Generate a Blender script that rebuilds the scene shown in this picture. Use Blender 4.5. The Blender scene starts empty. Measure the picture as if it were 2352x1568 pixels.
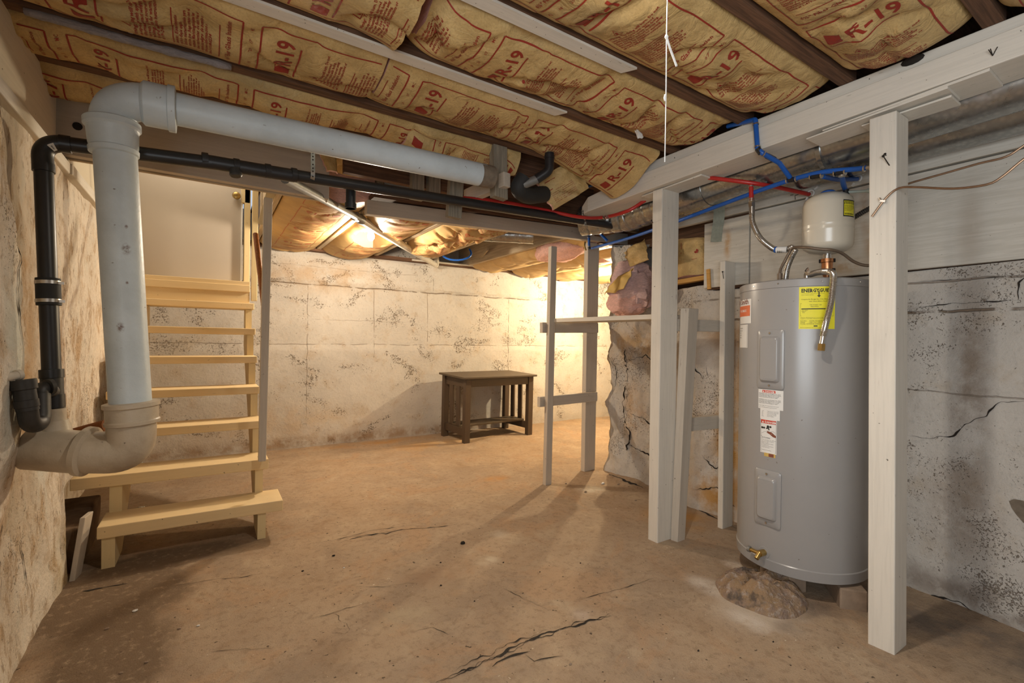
import bpy, math, random
import numpy as np
from mathutils import Vector, Matrix, noise
random.seed(7)
sc = bpy.context.scene
COL = sc.collection
PI = math.pi

# ------------------------------------------------------------------ camera
F_PX, YAW, PIT, ROL, CAMH = 1071.55, math.radians(33.0156), math.radians(-0.0024), math.radians(0.7503), 1.10
fw = np.array([math.sin(YAW)*math.cos(PIT), math.cos(YAW)*math.cos(PIT), math.sin(PIT)])
r0 = np.array([math.cos(YAW), -math.sin(YAW), 0.0])
u0 = np.cross(r0, fw)
rt = r0*math.cos(ROL)+u0*math.sin(ROL)
up = -r0*math.sin(ROL)+u0*math.cos(ROL)
EYE = np.array([0, 0, CAMH])
cam = bpy.data.cameras.new('camera'); camo = bpy.data.objects.new('camera', cam); COL.objects.link(camo)
camo.matrix_world = Matrix([[rt[i], up[i], -fw[i], EYE[i]] for i in range(3)]+[[0, 0, 0, 1]])
cam.sensor_width = 36; cam.lens = F_PX*36/2352; cam.clip_start = .02
sc.camera = camo
def ray(x, y): return rt*(x-1176)/F_PX-up*(y-784)/F_PX+fw
def PX(x, y, X): d = ray(x, y); return EYE+d*(X/d[0])
def PY(x, y, Y): d = ray(x, y); return EYE+d*(Y/d[1])
def PZ(x, y, Z=0.): d = ray(x, y); return EYE+d*((Z-CAMH)/d[2])

# ------------------------------------------------------------------ materials
class Mat:
    def __init__(s, name, rough=.7, metal=0., spec=.4):
        s.m = bpy.data.materials.new(name); s.m.use_nodes = True
        s.nt = s.m.node_tree; s.b = s.nt.nodes['Principled BSDF']
        s.b.inputs['Roughness'].default_value = rough; s.b.inputs['Metallic'].default_value = metal
        s.b.inputs['Specular IOR Level'].default_value = spec
        s._o = s._g = None
    def n(s, t, **k):
        x = s.nt.nodes.new(t)
        for a, v in k.items(): setattr(x, a, v)
        return x
    def put(s, sock, v):
        if isinstance(v, bpy.types.NodeSocket): s.nt.links.new(v, sock)
        else: sock.default_value = v
    def obj(s):
        if not s._o: s._o = s.n('ShaderNodeTexCoord').outputs['Object']
        return s._o
    def pos(s):
        if not s._g: s._g = s.n('ShaderNodeNewGeometry').outputs['Position']
        return s._g
    def map(s, vec, scale=(1, 1, 1), loc=(0, 0, 0)):
        x = s.n('ShaderNodeMapping'); s.put(x.inputs['Vector'], vec)
        x.inputs['Scale'].default_value = scale; x.inputs['Location'].default_value = loc
        return x.outputs[0]
    def noise(s, vec, scale=5., detail=4., rough=.55, dist=0.):
        x = s.n('ShaderNodeTexNoise'); s.put(x.inputs['Vector'], vec)
        x.inputs['Scale'].default_value = scale; x.inputs['Detail'].default_value = detail
        x.inputs['Roughness'].default_value = rough; x.inputs['Distortion'].default_value = dist
        return x.outputs[0]
    def vor(s, vec, scale=5., feature='F1'):
        x = s.n('ShaderNodeTexVoronoi', feature=feature); s.put(x.inputs['Vector'], vec)
        x.inputs['Scale'].default_value = scale
        return x.outputs[0]
    def ss(s, v, a, b):            # smoothstep a..b -> 0..1
        x = s.n('ShaderNodeMapRange', interpolation_type='SMOOTHSTEP'); s.put(x.inputs[0], v)
        if a > b:
            x.inputs[1].default_value = b; x.inputs[2].default_value = a; x.inputs[3].default_value = 1; x.inputs[4].default_value = 0
        else:
            x.inputs[1].default_value = a; x.inputs[2].default_value = b
        return x.outputs[0]
    def ma(s, op, a, b=0.):
        x = s.n('ShaderNodeMath', operation=op); s.put(x.inputs[0], a); s.put(x.inputs[1], b)
        return x.outputs[0]
    def mul(s, *a):
        r = a[0]
        for q in a[1:]: r = s.ma('MULTIPLY', r, q)
        return r
    def mx(s, *a):
        r = a[0]
        for q in a[1:]: r = s.ma('MAXIMUM', r, q)
        return r
    def mix(s, f, a, b):
        x = s.n('ShaderNodeMix', data_type='RGBA')
        s.put(x.inputs[0], f)
        for i, v in ((6, a), (7, b)):
            s.put(x.inputs[i], v if isinstance(v, bpy.types.NodeSocket) else (*v, 1) if len(v) == 3 else v)
        return x.outputs[2]
    def xyz(s, vec):
        x = s.n('ShaderNodeSeparateXYZ'); s.put(x.inputs[0], vec); return x.outputs
    def blob(s, vec, c, rad, soft=.6):
        # soft ellipsoidal zone: c centre, rad radii
        x = s.n('ShaderNodeMapping'); s.put(x.inputs['Vector'], vec)
        x.inputs['Scale'].default_value = tuple(1/r for r in rad)
        x.inputs['Location'].default_value = tuple(-a/r for a, r in zip(c, rad))
        l = s.n('ShaderNodeVectorMath', operation='LENGTH'); s.put(l.inputs[0], x.outputs[0])
        return s.ss(l.outputs['Value'], 1., 1.-soft)
    def col(s, c): s.put(s.b.inputs['Base Color'], c if isinstance(c, bpy.types.NodeSocket) else (*c, 1)); return s
    def rgh(s, c): s.put(s.b.inputs['Roughness'], c); return s
    def bump(s, h, strength=.4, dist=.01):
        x = s.n('ShaderNodeBump'); s.put(x.inputs['Height'], h)
        x.inputs['Strength'].default_value = strength; x.inputs['Distance'].default_value = dist
        s.put(s.b.inputs['Normal'], x.outputs[0]); return s

def plain(name, c, rough=.6, metal=0., var=.12, scale=30., spec=.4, bump=0.):
    m = Mat(name, rough, metal, spec)
    n = m.noise(m.obj(), scale, 4)
    d = tuple(max(0, v*(1-2*var)) for v in c); l = tuple(min(1, v*(1+var)) for v in c)
    m.col(m.mix(n, d, l))
    if bump: m.bump(n, bump, .004)
    return m.m

def wood(name, c, axis, dark=.55, specks=True, rough=.7, paint=0., worn=(.25, .16, .1)):
    m = Mat(name, rough)
    sc_ = [28, 28, 28]; sc_[axis] = 1.3
    g = m.noise(m.map(m.obj(), sc_), 3.0, 6, .65, .4)
    big = m.noise(m.obj(), 3.2, 3)
    c2 = tuple(v*dark for v in c)
    k = m.mix(m.ss(g, .35, .68), c2, c) if not paint else m.mix(m.mul(m.ss(g, .56, .40), .16), c, c2)
    k = m.mix(m.mul(m.ss(big, .5, .75), .3), k, tuple(v*.75 for v in c))
    if paint:
        w = m.mul(m.ss(m.noise(m.map(m.obj(), [v*.5 for v in sc_]), 6, 6, .7), .66, .76), paint)
        k = m.mix(w, k, worn)
    if paint:
        s2 = [70, 70, 70]; s2[axis] = 9
        k = m.mix(m.mul(m.ss(m.noise(m.map(m.obj(), s2), 1., 3, .6), .69, .74), m.ss(big, .42, .6), .7), k, (.16, .11, .075))
    if specks:
        sp = m.mul(m.ss(m.noise(m.obj(), 55, 2), .72, .77), .8)
        k = m.mix(sp, k, (.06, .045, .03))
    m.col(k); m.bump(g, .35 if not paint else .18, .003)
    return m.m

def masonry(name, c=(.68, .62, .55), warm=(.50, .38, .26), lines=(), blobs=(), stains_and_shade=(), dens=.5, bumpy=.6, patch=.5, axis='x', cs=62, band=0., streak=0.):
    """white-washed rough concrete: speckled where the paint is off, board lines, stains"""
    m = Mat(name, .92, 0, .15); p = m.pos()
    n1 = m.noise(p, 1.6, 5, .6); n2 = m.noise(p, 7, 5, .62, .3); n3 = m.noise(p, 38, 5, .65); n4 = m.noise(p, 105, 3, .6)
    cell = m.noise(p, cs, 4, .65, .8)
    k = m.mix(m.ss(n1, .35, .7), c, tuple(v*.86 for v in c))
    k = m.mix(m.mul(m.ss(n2, .5, .72), patch), k, warm)
    k = m.mix(m.mul(m.ss(n3, .52, .7), .35), k, tuple(v*.62 for v in c))
    if streak:
        sv = m.noise(m.map(p, (6, 6, 2.8)), 1.6, 9, .78, .15); s4 = m.noise(m.map(p, (12, 12, 6), (2, 5, 1)), 2.0, 8, .75, .1)
        k = m.mix(m.mul(m.ss(sv, .52, .60), streak), k, (.36, .245, .14)); k = m.mix(m.mul(m.ss(s4, .56, .63), streak), k, (.20, .13, .075)); k = m.mix(m.mul(m.ss(sv, .46, .40), streak*.5), k, (.56, .56, .50))
    zone = m.mul(m.ss(n2, .5, .66), dens)
    for (cc, rr, a) in blobs:
        zone = m.mx(zone, m.mul(m.blob(p, cc, rr, .95), a, m.ss(m.noise(p, 4.2, 5, .65), .36, .6)))
    if band:
        nb = m.noise(m.map(p, (.8, .8, 1.25)), 1.35, 4, .55, .3)
        zone = m.mx(zone, m.mul(m.ss(m.ma('ABSOLUTE', m.ma('SUBTRACT', nb, .5)), .075, .0), band, m.ss(m.noise(p, 3.3, 4), .40, .58)))
    thr = m.ma('SUBTRACT', cell, m.ma('SUBTRACT', .70, m.mul(zone, .19)))
    dots = m.ss(thr, .0, .05)
    k = m.mix(m.mul(dots, .8), k, (.13, .095, .065))
    h = m.ma('SUBTRACT', m.ma('ADD', m.mul(n3, .6), m.mul(n2, .5)), m.mul(dots, .5))
    s3 = m.xyz(p)
    wob = m.mul(m.ma('SUBTRACT', m.noise(p, 5, 4), .5), .035)
    for (ax, v, w, lo, hi, a) in lines:       # board marks / joints
        co = s3['XYZ'.index(ax)]
        d = m.ma('ABSOLUTE', m.ma('SUBTRACT', m.ma('ADD', co, wob), v))
        oth = s3[2] if ax != 'Z' else s3['XYZ'.index(axis.upper())]
        f = m.mul(m.ss(d, w, w*.25), m.ss(oth, lo, lo+.03), m.ss(oth, hi, hi-.03), m.ss(m.noise(p, 9, 4), .36, .52), a)
        k = m.mix(f, k, (.17, .115, .075)); h = m.ma('SUBTRACT', h, f)
    for (cc, rr, colr, a) in stains_and_shade:
        f = m.mul(m.blob(p, cc, rr, .9), m.ss(m.noise(p, 6, 5, .65), .3, .6), a)
        k = m.mix(f, k, colr)
    m.col(k); m.bump(h, bumpy, .012)
    return m.m

# ------------------------------------------------------------------ mesh builder
class MB:
    def __init__(s): s.v = []; s.f = []; s.mi = []; s.n = 0; s.sm = []
    def add(s, v, f, mi=0, smooth=False):
        v = np.asarray(v, float).reshape(-1, 3); s.v.append(v)
        s.f += [tuple(int(i)+s.n for i in q) for q in f]
        s.mi += [mi]*len(f); s.sm += [smooth]*len(f); s.n += len(v); return s
    def box(s, lo, hi, mi=0):
        (a, b, c), (d, e, f) = lo, hi
        return s.hexa([(a, b, c), (d, b, c), (d, e, c), (a, e, c), (a, b, f), (d, b, f), (d, e, f), (a, e, f)], mi)
    def hexa(s, p, mi=0):
        return s.add(p, [(0, 3, 2, 1), (4, 5, 6, 7), (0, 1, 5, 4), (1, 2, 6, 5), (2, 3, 7, 6), (3, 0, 4, 7)], mi)
    def bar(s, p, q, w, h, upv=(0, 0, 1), mi=0):
        p = np.array(p, float); q = np.array(q, float); d = (q-p)/np.linalg.norm(q-p)
        sd = np.cross(d, upv); sd /= np.linalg.norm(sd); u = np.cross(sd, d)
        c = [(-w/2, -h/2), (w/2, -h/2), (w/2, h/2), (-w/2, h/2)]
        a = [p+sd*x+u*y for x, y in c]; b = [q+sd*x+u*y for x, y in c]
        return s.add(a+b, [(0, 1, 2, 3), (7, 6, 5, 4), (0, 4, 5, 1), (1, 5, 6, 2), (2, 6, 7, 3), (3, 7, 4, 0)], mi)
    def tube(s, path, r, seg=14, caps=True, mi=0, smooth=True, closed=False):
        P = np.asarray(path, float); n = len(P)
        R = np.full(n, r, float) if np.isscalar(r) else np.asarray(r, float)
        T = np.gradient(P, axis=0) if n > 2 else np.array([P[1]-P[0]]*2)
        ln = np.linalg.norm(T, axis=1)
        for i in range(n):
            if ln[i] < 1e-9: T[i] = T[i-1] if i else P[-1]-P[0]; ln[i] = np.linalg.norm(T[i])
        T = T/ln[:, None]
        a = np.array([0, 0, 1.]) if abs(T[0][2]) < .9 else np.array([1., 0, 0])
        nrm = np.cross(T[0], a); nrm /= np.linalg.norm(nrm)
        V = []
        ang = np.linspace(0, 2*PI, seg, endpoint=False)
        for i in range(n):
            nrm = nrm-T[i]*(nrm@T[i]); nrm /= np.linalg.norm(nrm); b = np.cross(T[i], nrm)
            V.append(P[i]+R[i]*(np.cos(ang)[:, None]*nrm+np.sin(ang)[:, None]*b))
        V = np.concatenate(V); f = []
        for i in range(n-1):
            for j in range(seg):
                k = (j+1) % seg
                f.append((i*seg+j, i*seg+k, (i+1)*seg+k, (i+1)*seg+j))
        s.add(V, f, mi, smooth)
        if caps:
            o = s.n-len(V)
            s.f += [tuple(o+j for j in range(seg-1, -1, -1)), tuple(o+(n-1)*seg+j for j in range(seg))]
            s.mi += [mi]*2; s.sm += [False]*2
        return s
    def lathe(s, c, prof, ax=(0, 0, 1), seg=24, mi=0, smooth=True):
        ax = np.array(ax, float); ax /= np.linalg.norm(ax)
        return s.tube([np.array(c)+ax*h for h, _ in prof], [max(r, 1e-4) for _, r in prof], seg, True, mi, smooth) if False else s._lathe(c, prof, ax, seg, mi, smooth)
    def _lathe(s, c, prof, ax, seg, mi, smooth):
        a = np.array([0, 0, 1.]) if abs(ax[2]) < .9 else np.array([1., 0, 0])
        n1 = np.cross(ax, a); n1 /= np.linalg.norm(n1); n2 = np.cross(ax, n1)
        ang = np.linspace(0, 2*PI, seg, endpoint=False); V = []; f = []
        for h, r in prof: V.append(np.array(c)+ax*h+max(r, 1e-4)*(np.cos(ang)[:, None]*n1+np.sin(ang)[:, None]*n2))
        for i in range(len(prof)-1):
            for j in range(seg):
                k = (j+1) % seg; f.append((i*seg+j, i*seg+k, (i+1)*seg+k, (i+1)*seg+j))
        f.append(tuple(range(seg-1, -1, -1))); f.append(tuple((len(prof)-1)*seg+j for j in range(seg)))
        return s.add(np.concatenate(V), f, mi, smooth)
    def grid(s, G, mi=0, smooth=True, flip=False):
        G = np.asarray(G, float); a, b = G.shape[:2]; f = []
        for i in range(a-1):
            for j in range(b-1):
                q = (i*b+j, (i+1)*b+j, (i+1)*b+j+1, i*b+j+1)
                f.append(q[::-1] if flip else q)
        return s.add(G.reshape(-1, 3), f, mi, smooth)

def base_of(V):
    lo = V.min(0); hi = V.max(0); return np.array([(lo[0]+hi[0])/2, (lo[1]+hi[1])/2, lo[2]])
def obj(name, mb, mats, parent=None, bevel=0., seg=2, label=None):
    V = np.concatenate(mb.v)
    L = np.array(parent['_o']) if parent is not None else base_of(V)
    me = bpy.data.meshes.new(name); me.from_pydata((V-L).tolist(), [], mb.f)
    for m in (mats if isinstance(mats, (list, tuple)) else [mats]): me.materials.append(m)
    me.polygons.foreach_set('material_index', mb.mi); me.polygons.foreach_set('use_smooth', mb.sm); me.update()
    if any(mb.sm) and not name.startswith('insul'): me.set_sharp_from_angle(angle=.7)
    o = bpy.data.objects.new(name, me); COL.objects.link(o)
    o['_o'] = [float(q) for q in L]
    if parent is not None: o.parent = parent
    else: o.location = L
    if bevel:
        b = o.modifiers.new('bevel', 'BEVEL'); b.width = bevel; b.segments = seg; b.limit_method = 'ANGLE'; b.angle_limit = .6
    if label: o['label'] = label
    return o
def tag(o, label, cat, group=None):
    o['label'] = label; o['category'] = cat
    if group: o['group'] = group
    return o
def thing(name, label, cat, loc, group=None):
    o = bpy.data.objects.new(name, None); COL.objects.link(o); o.location = tuple(float(v) for v in loc); o['_o'] = [float(v) for v in loc]
    o.empty_display_size = .05
    return tag(o, label, cat, group)
def struct(name, mb, mats, bevel=0., parent=None):
    o = obj(name, mb, mats, parent, bevel)
    if parent is None: o['kind'] = 'structure'
    return o
def one(name, mb, mats, label, cat, group=None, bevel=0.): return tag(obj(name, mb, mats, None, bevel), label, cat, group)

def bendpath(pts, rad, k=7, lim=.49):
    pts = [np.array(p, float) for p in pts]; out = [pts[0]]
    for i in range(1, len(pts)-1):
        a, b, c = pts[i-1], pts[i], pts[i+1]
        u = (a-b)/np.linalg.norm(a-b); w = (c-b)/np.linalg.norm(c-b)
        ang = math.acos(max(-1, min(1, u@w))); t = min(rad/math.tan(ang/2), (lim if len(pts) > 3 else max(lim, .97))*np.linalg.norm(a-b), (lim if len(pts) > 3 else max(lim, .97))*np.linalg.norm(c-b))
        p, q = b+u*t, b+w*t
        for j in range(k+1):
            s_ = j/k; out.append((1-s_)**2*p+2*s_*(1-s_)*b+s_*s_*q)
    out.append(pts[-1]); return np.array(out)
def spline(pts, step=.01):
    P = np.array(pts, float); P = np.vstack([2*P[0]-P[1], P, 2*P[-1]-P[-2]]); out = []
    for i in range(1, len(P)-2):
        n = max(2, int(np.linalg.norm(P[i+1]-P[i])/step))
        for t in np.linspace(0, 1, n, endpoint=False):
            a, b, c, d = P[i-1:i+3]
            out.append(.5*((2*b)+(c-a)*t+(2*a-5*b+4*c-d)*t*t+(3*b-a-3*c+d)*t**3))
    out.append(P[-2]); return np.array(out)
def resample(P, step):
    P = np.array(P); d = np.r_[0, np.cumsum(np.linalg.norm(np.diff(P, axis=0), axis=1))]
    n = max(3, int(d[-1]/step)); t = np.linspace(0, d[-1], n)
    return np.array([np.interp(t, d, P[:, i]) for i in range(3)]).T, t
def corrugated(mb, pts, r, pitch=.006, amp=.12, seg=12, mi=0):
    P, t = resample(spline(pts, .006), pitch/4)
    return mb.tube(P, r*(1+amp*np.sin(2*PI*t/pitch)), seg, True, mi)
nz = lambda x, y, z=0.: noise.noise(Vector((x, y, z)))

# text as flat 2-D triangles (x right, y up)
_tc = {}
def text2d(body, size, bold=0., align='LEFT', line=1.0):
    key = (body, round(size, 5), bold, align, line)
    if key in _tc: return _tc[key]
    cu = bpy.data.curves.new('lettering', 'FONT'); cu.body = body; cu.size = size; cu.resolution_u = 3 if size > .05 else 1
    cu.offset = bold*size; cu.align_x = align; cu.space_line = line; cu.fill_mode = 'FRONT'
    o = bpy.data.objects.new('lettering', cu); COL.objects.link(o)
    dg = bpy.context.evaluated_depsgraph_get(); me = o.evaluated_get(dg).to_mesh()
    V = np.zeros(len(me.vertices)*3); me.vertices.foreach_get('co', V); V = V.reshape(-1, 3)[:, :2].copy()
    F = [tuple(p.vertices) for p in me.polygons]
    o.evaluated_get(dg).to_mesh_clear(); bpy.data.objects.remove(o); bpy.data.curves.remove(cu)
    _tc[key] = (V, F); return V, F
def dense(VF, mx=.0075):
    V, F = VF; V = [tuple(p) for p in V]; mid = {}; T = []
    for f in F:
        for k in range(1, len(f)-1): T.append((f[0], f[k], f[k+1]))
    def m_(a, b):
        k = (min(a, b), max(a, b))
        if k not in mid: mid[k] = len(V); V.append(((V[a][0]+V[b][0])/2, (V[a][1]+V[b][1])/2))
        return mid[k]
    L2 = lambda a, b: (V[a][0]-V[b][0])**2+(V[a][1]-V[b][1])**2
    for _ in range(5):
        O = []; ch = False
        for a, b, c in T:
            e = [L2(a, b) > mx*mx, L2(b, c) > mx*mx, L2(c, a) > mx*mx]
            if not any(e): O.append((a, b, c)); continue
            ch = True; n = sum(e)
            while not e[0]: a, b, c = b, c, a; e = e[1:]+e[:1]
            if n == 2 and e[2]: a, b, c = c, a, b; e = [True, True, False]
            if n == 1: p = m_(a, b); O += [(a, p, c), (p, b, c)]
            elif n == 2: p, q = m_(a, b), m_(b, c); O += [(p, b, q), (a, p, q), (a, q, c)]
            else: p, q, r = m_(a, b), m_(b, c), m_(c, a); O += [(a, p, r), (p, b, q), (r, q, c), (p, q, r)]
        T = O
        if not ch: break
    return np.array(V), T
def rect2d(x0, y0, x1, y1, step=.03):
    nx = max(1, int(abs(x1-x0)/step)); ny = max(1, int(abs(y1-y0)/step))
    V = [(x0+(x1-x0)*i/nx, y0+(y1-y0)*j/ny) for j in range(ny+1) for i in range(nx+1)]
    F = [(j*(nx+1)+i, j*(nx+1)+i+1, (j+1)*(nx+1)+i+1, (j+1)*(nx+1)+i) for j in range(ny) for i in range(nx)]
    return np.array(V, float), F
def line2d(pts, w, closed=False):
    P = np.array(pts, float); n = len(P); V = []
    for i in range(n):
        a = P[i-1] if (i or closed) else P[i]; b = P[(i+1) % n] if (i < n-1 or closed) else P[i]
        t = b-a; t /= np.linalg.norm(t)+1e-12; nn = np.array([-t[1], t[0]])*w/2; V += [P[i]+nn, P[i]-nn]
    F = [(2*i+1, (2*i+3) % (2*n), (2*i+2) % (2*n), 2*i) for i in range(n if closed else n-1)]
    return np.array(V), F
def disc2d(cx, cy, r, k=14, ry=None):
    a = np.linspace(0, 2*PI, k, endpoint=False)
    return np.c_[cx+r*np.cos(a), cy+(ry or r)*np.sin(a)], [tuple(range(k))]
def poly2d(pts): return np.array(pts, float), [tuple(range(len(pts)))]

# ------------------------------------------------------------------ shared materials
M = {}
wp = (.66, .61, .53)
for i, a in enumerate('xyz'):
    M['white'+a] = wood('white painted lumber '+a, wp, i, .62, True, .75, .35)
    M['brown'+a] = wood('old brown lumber '+a, (.17, .085, .045), i, .45, False, .85)
    M['raw'+a] = wood('bare grey lumber '+a, (.30, .255, .19), i, .6, True, .85)
    M['tan'+a] = wood('pale bare lumber '+a, (.55, .44, .30), i, .72, True, .8)
    M['grey'+a] = wood('grey washed lumber '+a, (.52, .455, .375), i, .6, True, .8, .5)
M['yellow'] = wood('yellow painted boards', (.76, .58, .32), 0, .84, True, .55, .3, (.45, .30, .14))
M['yellowz'] = wood('yellow painted uprights', (.70, .56, .31), 2, .84, True, .6, .12, (.45, .30, .14))
M['kraft'] = None
def kraft():
    m = Mat('kraft paper', .62, 0, .3); p = m.pos()
    n = m.noise(p, 9, 5, .6); f = m.noise(p, 160, 3, .6); b = m.noise(p, 2.2, 4)
    k = m.mix(m.ss(n, .35, .68), (.46, .31, .125), (.62, .43, .185))
    k = m.mix(m.mul(m.ss(f, .45, .65), .3), k, (.30, .20, .09))
    k = m.mix(m.mul(m.ss(b, .52, .74), .55), k, (.38, .30, .165))
    m.col(k)
    cr = m.noise(p, 14, 4, .5, 1.2)
    m.bump(m.ma('ADD', m.mul(m.ma('ABSOLUTE', m.ma('SUBTRACT', cr, .5)), 2.), m.mul(f, .12)), .5, .012)
    return m.m
M['kraft'] = kraft()
M['inkf'] = plain('faded printing ink', (.52, .16, .06), .6, 0, .2, 60)
M['kraftL'] = plain('clean kraft paper', (.56, .37, .155), .6, 0, .14, 11, .3, .3)
M['ink'] = plain('red printing ink', (.30, .028, .014), .6, 0, .15, 60)
def fluff(name, c):
    m = Mat(name, 1, 0, .05); p = m.pos()
    n = m.noise(m.map(p, (1, 1, 3)), 22, 6, .7, 1.5); f = m.noise(p, 120, 4, .7)
    m.col(m.mix(m.ss(n, .3, .7), tuple(v*.74 for v in c), c)); m.bump(m.ma('ADD', n, m.mul(f, .4)), .7, .015)
    return m.m
M['pink'] = fluff('pink fibreglass', (.92, .56, .48))
M['mauve'] = fluff('dusty pink fibreglass', (.78, .54, .52))
M['greyfluff'] = fluff('grey dusty fibreglass', (.40, .36, .36))
def iron(name, c, c2):
    m = Mat(name, .42, 0, .45); p = m.obj()
    n = m.noise(p, 6, 5, .6); f = m.noise(p, 70, 4, .6)
    k = m.mix(m.ss(n, .35, .7), c, c2)
    k = m.mix(m.mul(m.ss(m.noise(p, 44, 3), .70, .76), .8), k, (.10, .07, .05))
    for q, r in (((290, 572), .016), ((277, 752), .014), ((292, 650), .006), ((290, 520), .006)):
        P_ = PY(*q, 1.965); k = m.mix(m.mul(m.blob(m.pos(), P_, (r, .05, r*1.5), .8), m.ss(m.noise(m.pos(), 90, 3), .35, .6), .85), k, (.14, .07, .045))
    m.col(k); m.bump(m.ma('ADD', f, n), .25, .004); return m.m
M['iron'] = iron('white painted cast iron', (.55, .62, .66), (.47, .53, .56))
M['ironold'] = iron('dirty painted cast iron', (.50, .43, .33), (.34, .27, .19))
M['abs'] = plain('black plastic', (.016, .016, .018), .38, 0, .2, 40, .5)
M['absdust'] = plain('dusty black plastic', (.03, .028, .026), .5, 0, .3, 60, .5)
M['rubber'] = plain('black rubber', (.02, .02, .02), .7)
M['steel'] = plain('bright steel', (.62, .60, .57), .28, 1., .1, 80)
M['brass'] = plain('old brass', (.55, .38, .14), .35, 1., .15, 60)
M['copper'] = plain('copper', (.62, .29, .14), .35, 1., .2, 50)
M['tubecu'] = plain('dull copper tube', (.30, .19, .12), .4, .8, .2, 50)
M['blue'] = plain('blue plastic tube', (.012, .10, .42), .35, 0, .08, 20, .5)
M['red'] = plain('red plastic tube', (.45, .022, .018), .35, 0, .08, 20, .5)
M['fit'] = plain('black fitting', (.015, .015, .017), .4)
M['clearblue'] = plain('pale hose', (.45, .52, .48), .3)
def galv():
    m = Mat('galvanised sheet', .3, .95); p = m.obj()
    v = m.vor(p, 55); n = m.noise(p, 3, 5, .65); n2 = m.noise(p, 22, 4, .6)
    k = m.mix(m.ss(v, .1, .7), (.46, .47, .46), (.36, .37, .37))
    r = m.mul(m.ss(n, .48, .7), m.ss(n2, .36, .6), .6)
    k = m.mix(r, k, (.26, .15, .08)); m.col(k)
    m.rgh(m.ma('ADD', .27, m.mul(r, .45))); m.put(m.b.inputs['Metallic'], m.ma('SUBTRACT', .95, m.mul(r, .6)))
    m.bump(n, .04, .01); return m.m
M['galv'] = galv()
M['pipegrey'] = plain('grey steel pipe', (.26, .26, .25), .5, .55, .2, 25)
M['pvc'] = plain('off white plastic', (.62, .57, .48), .4, 0, .1, 12)
M['paper'] = plain('white label paper', (.74, .73, .70), .5, 0, .04)
M['yel'] = plain('yellow label', (.80, .72, .03), .5, 0, .04)
M['blk'] = plain('black print', (.02, .02, .02), .6)
M['redp'] = plain('red print', (.60, .05, .025), .5)
M['orange'] = plain('orange print', (.70, .16, .05), .5)
M['skin'] = plain('brown print', (.22, .07, .04), .6)
M['gold'] = plain('gold label', (.62, .42, .12), .5)
M['dark'] = plain('dark crevice dirt', (.022, .016, .012), .95)
M['table'] = wood('worn dark brown table paint', (.085, .06, .036), 0, .55, True, .5, .35, (.30, .16, .08))
M['tablez'] = wood('worn dark brown table paint upright', (.08, .052, .032), 2, .55, True, .5, .35, (.30, .16, .08))

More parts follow.
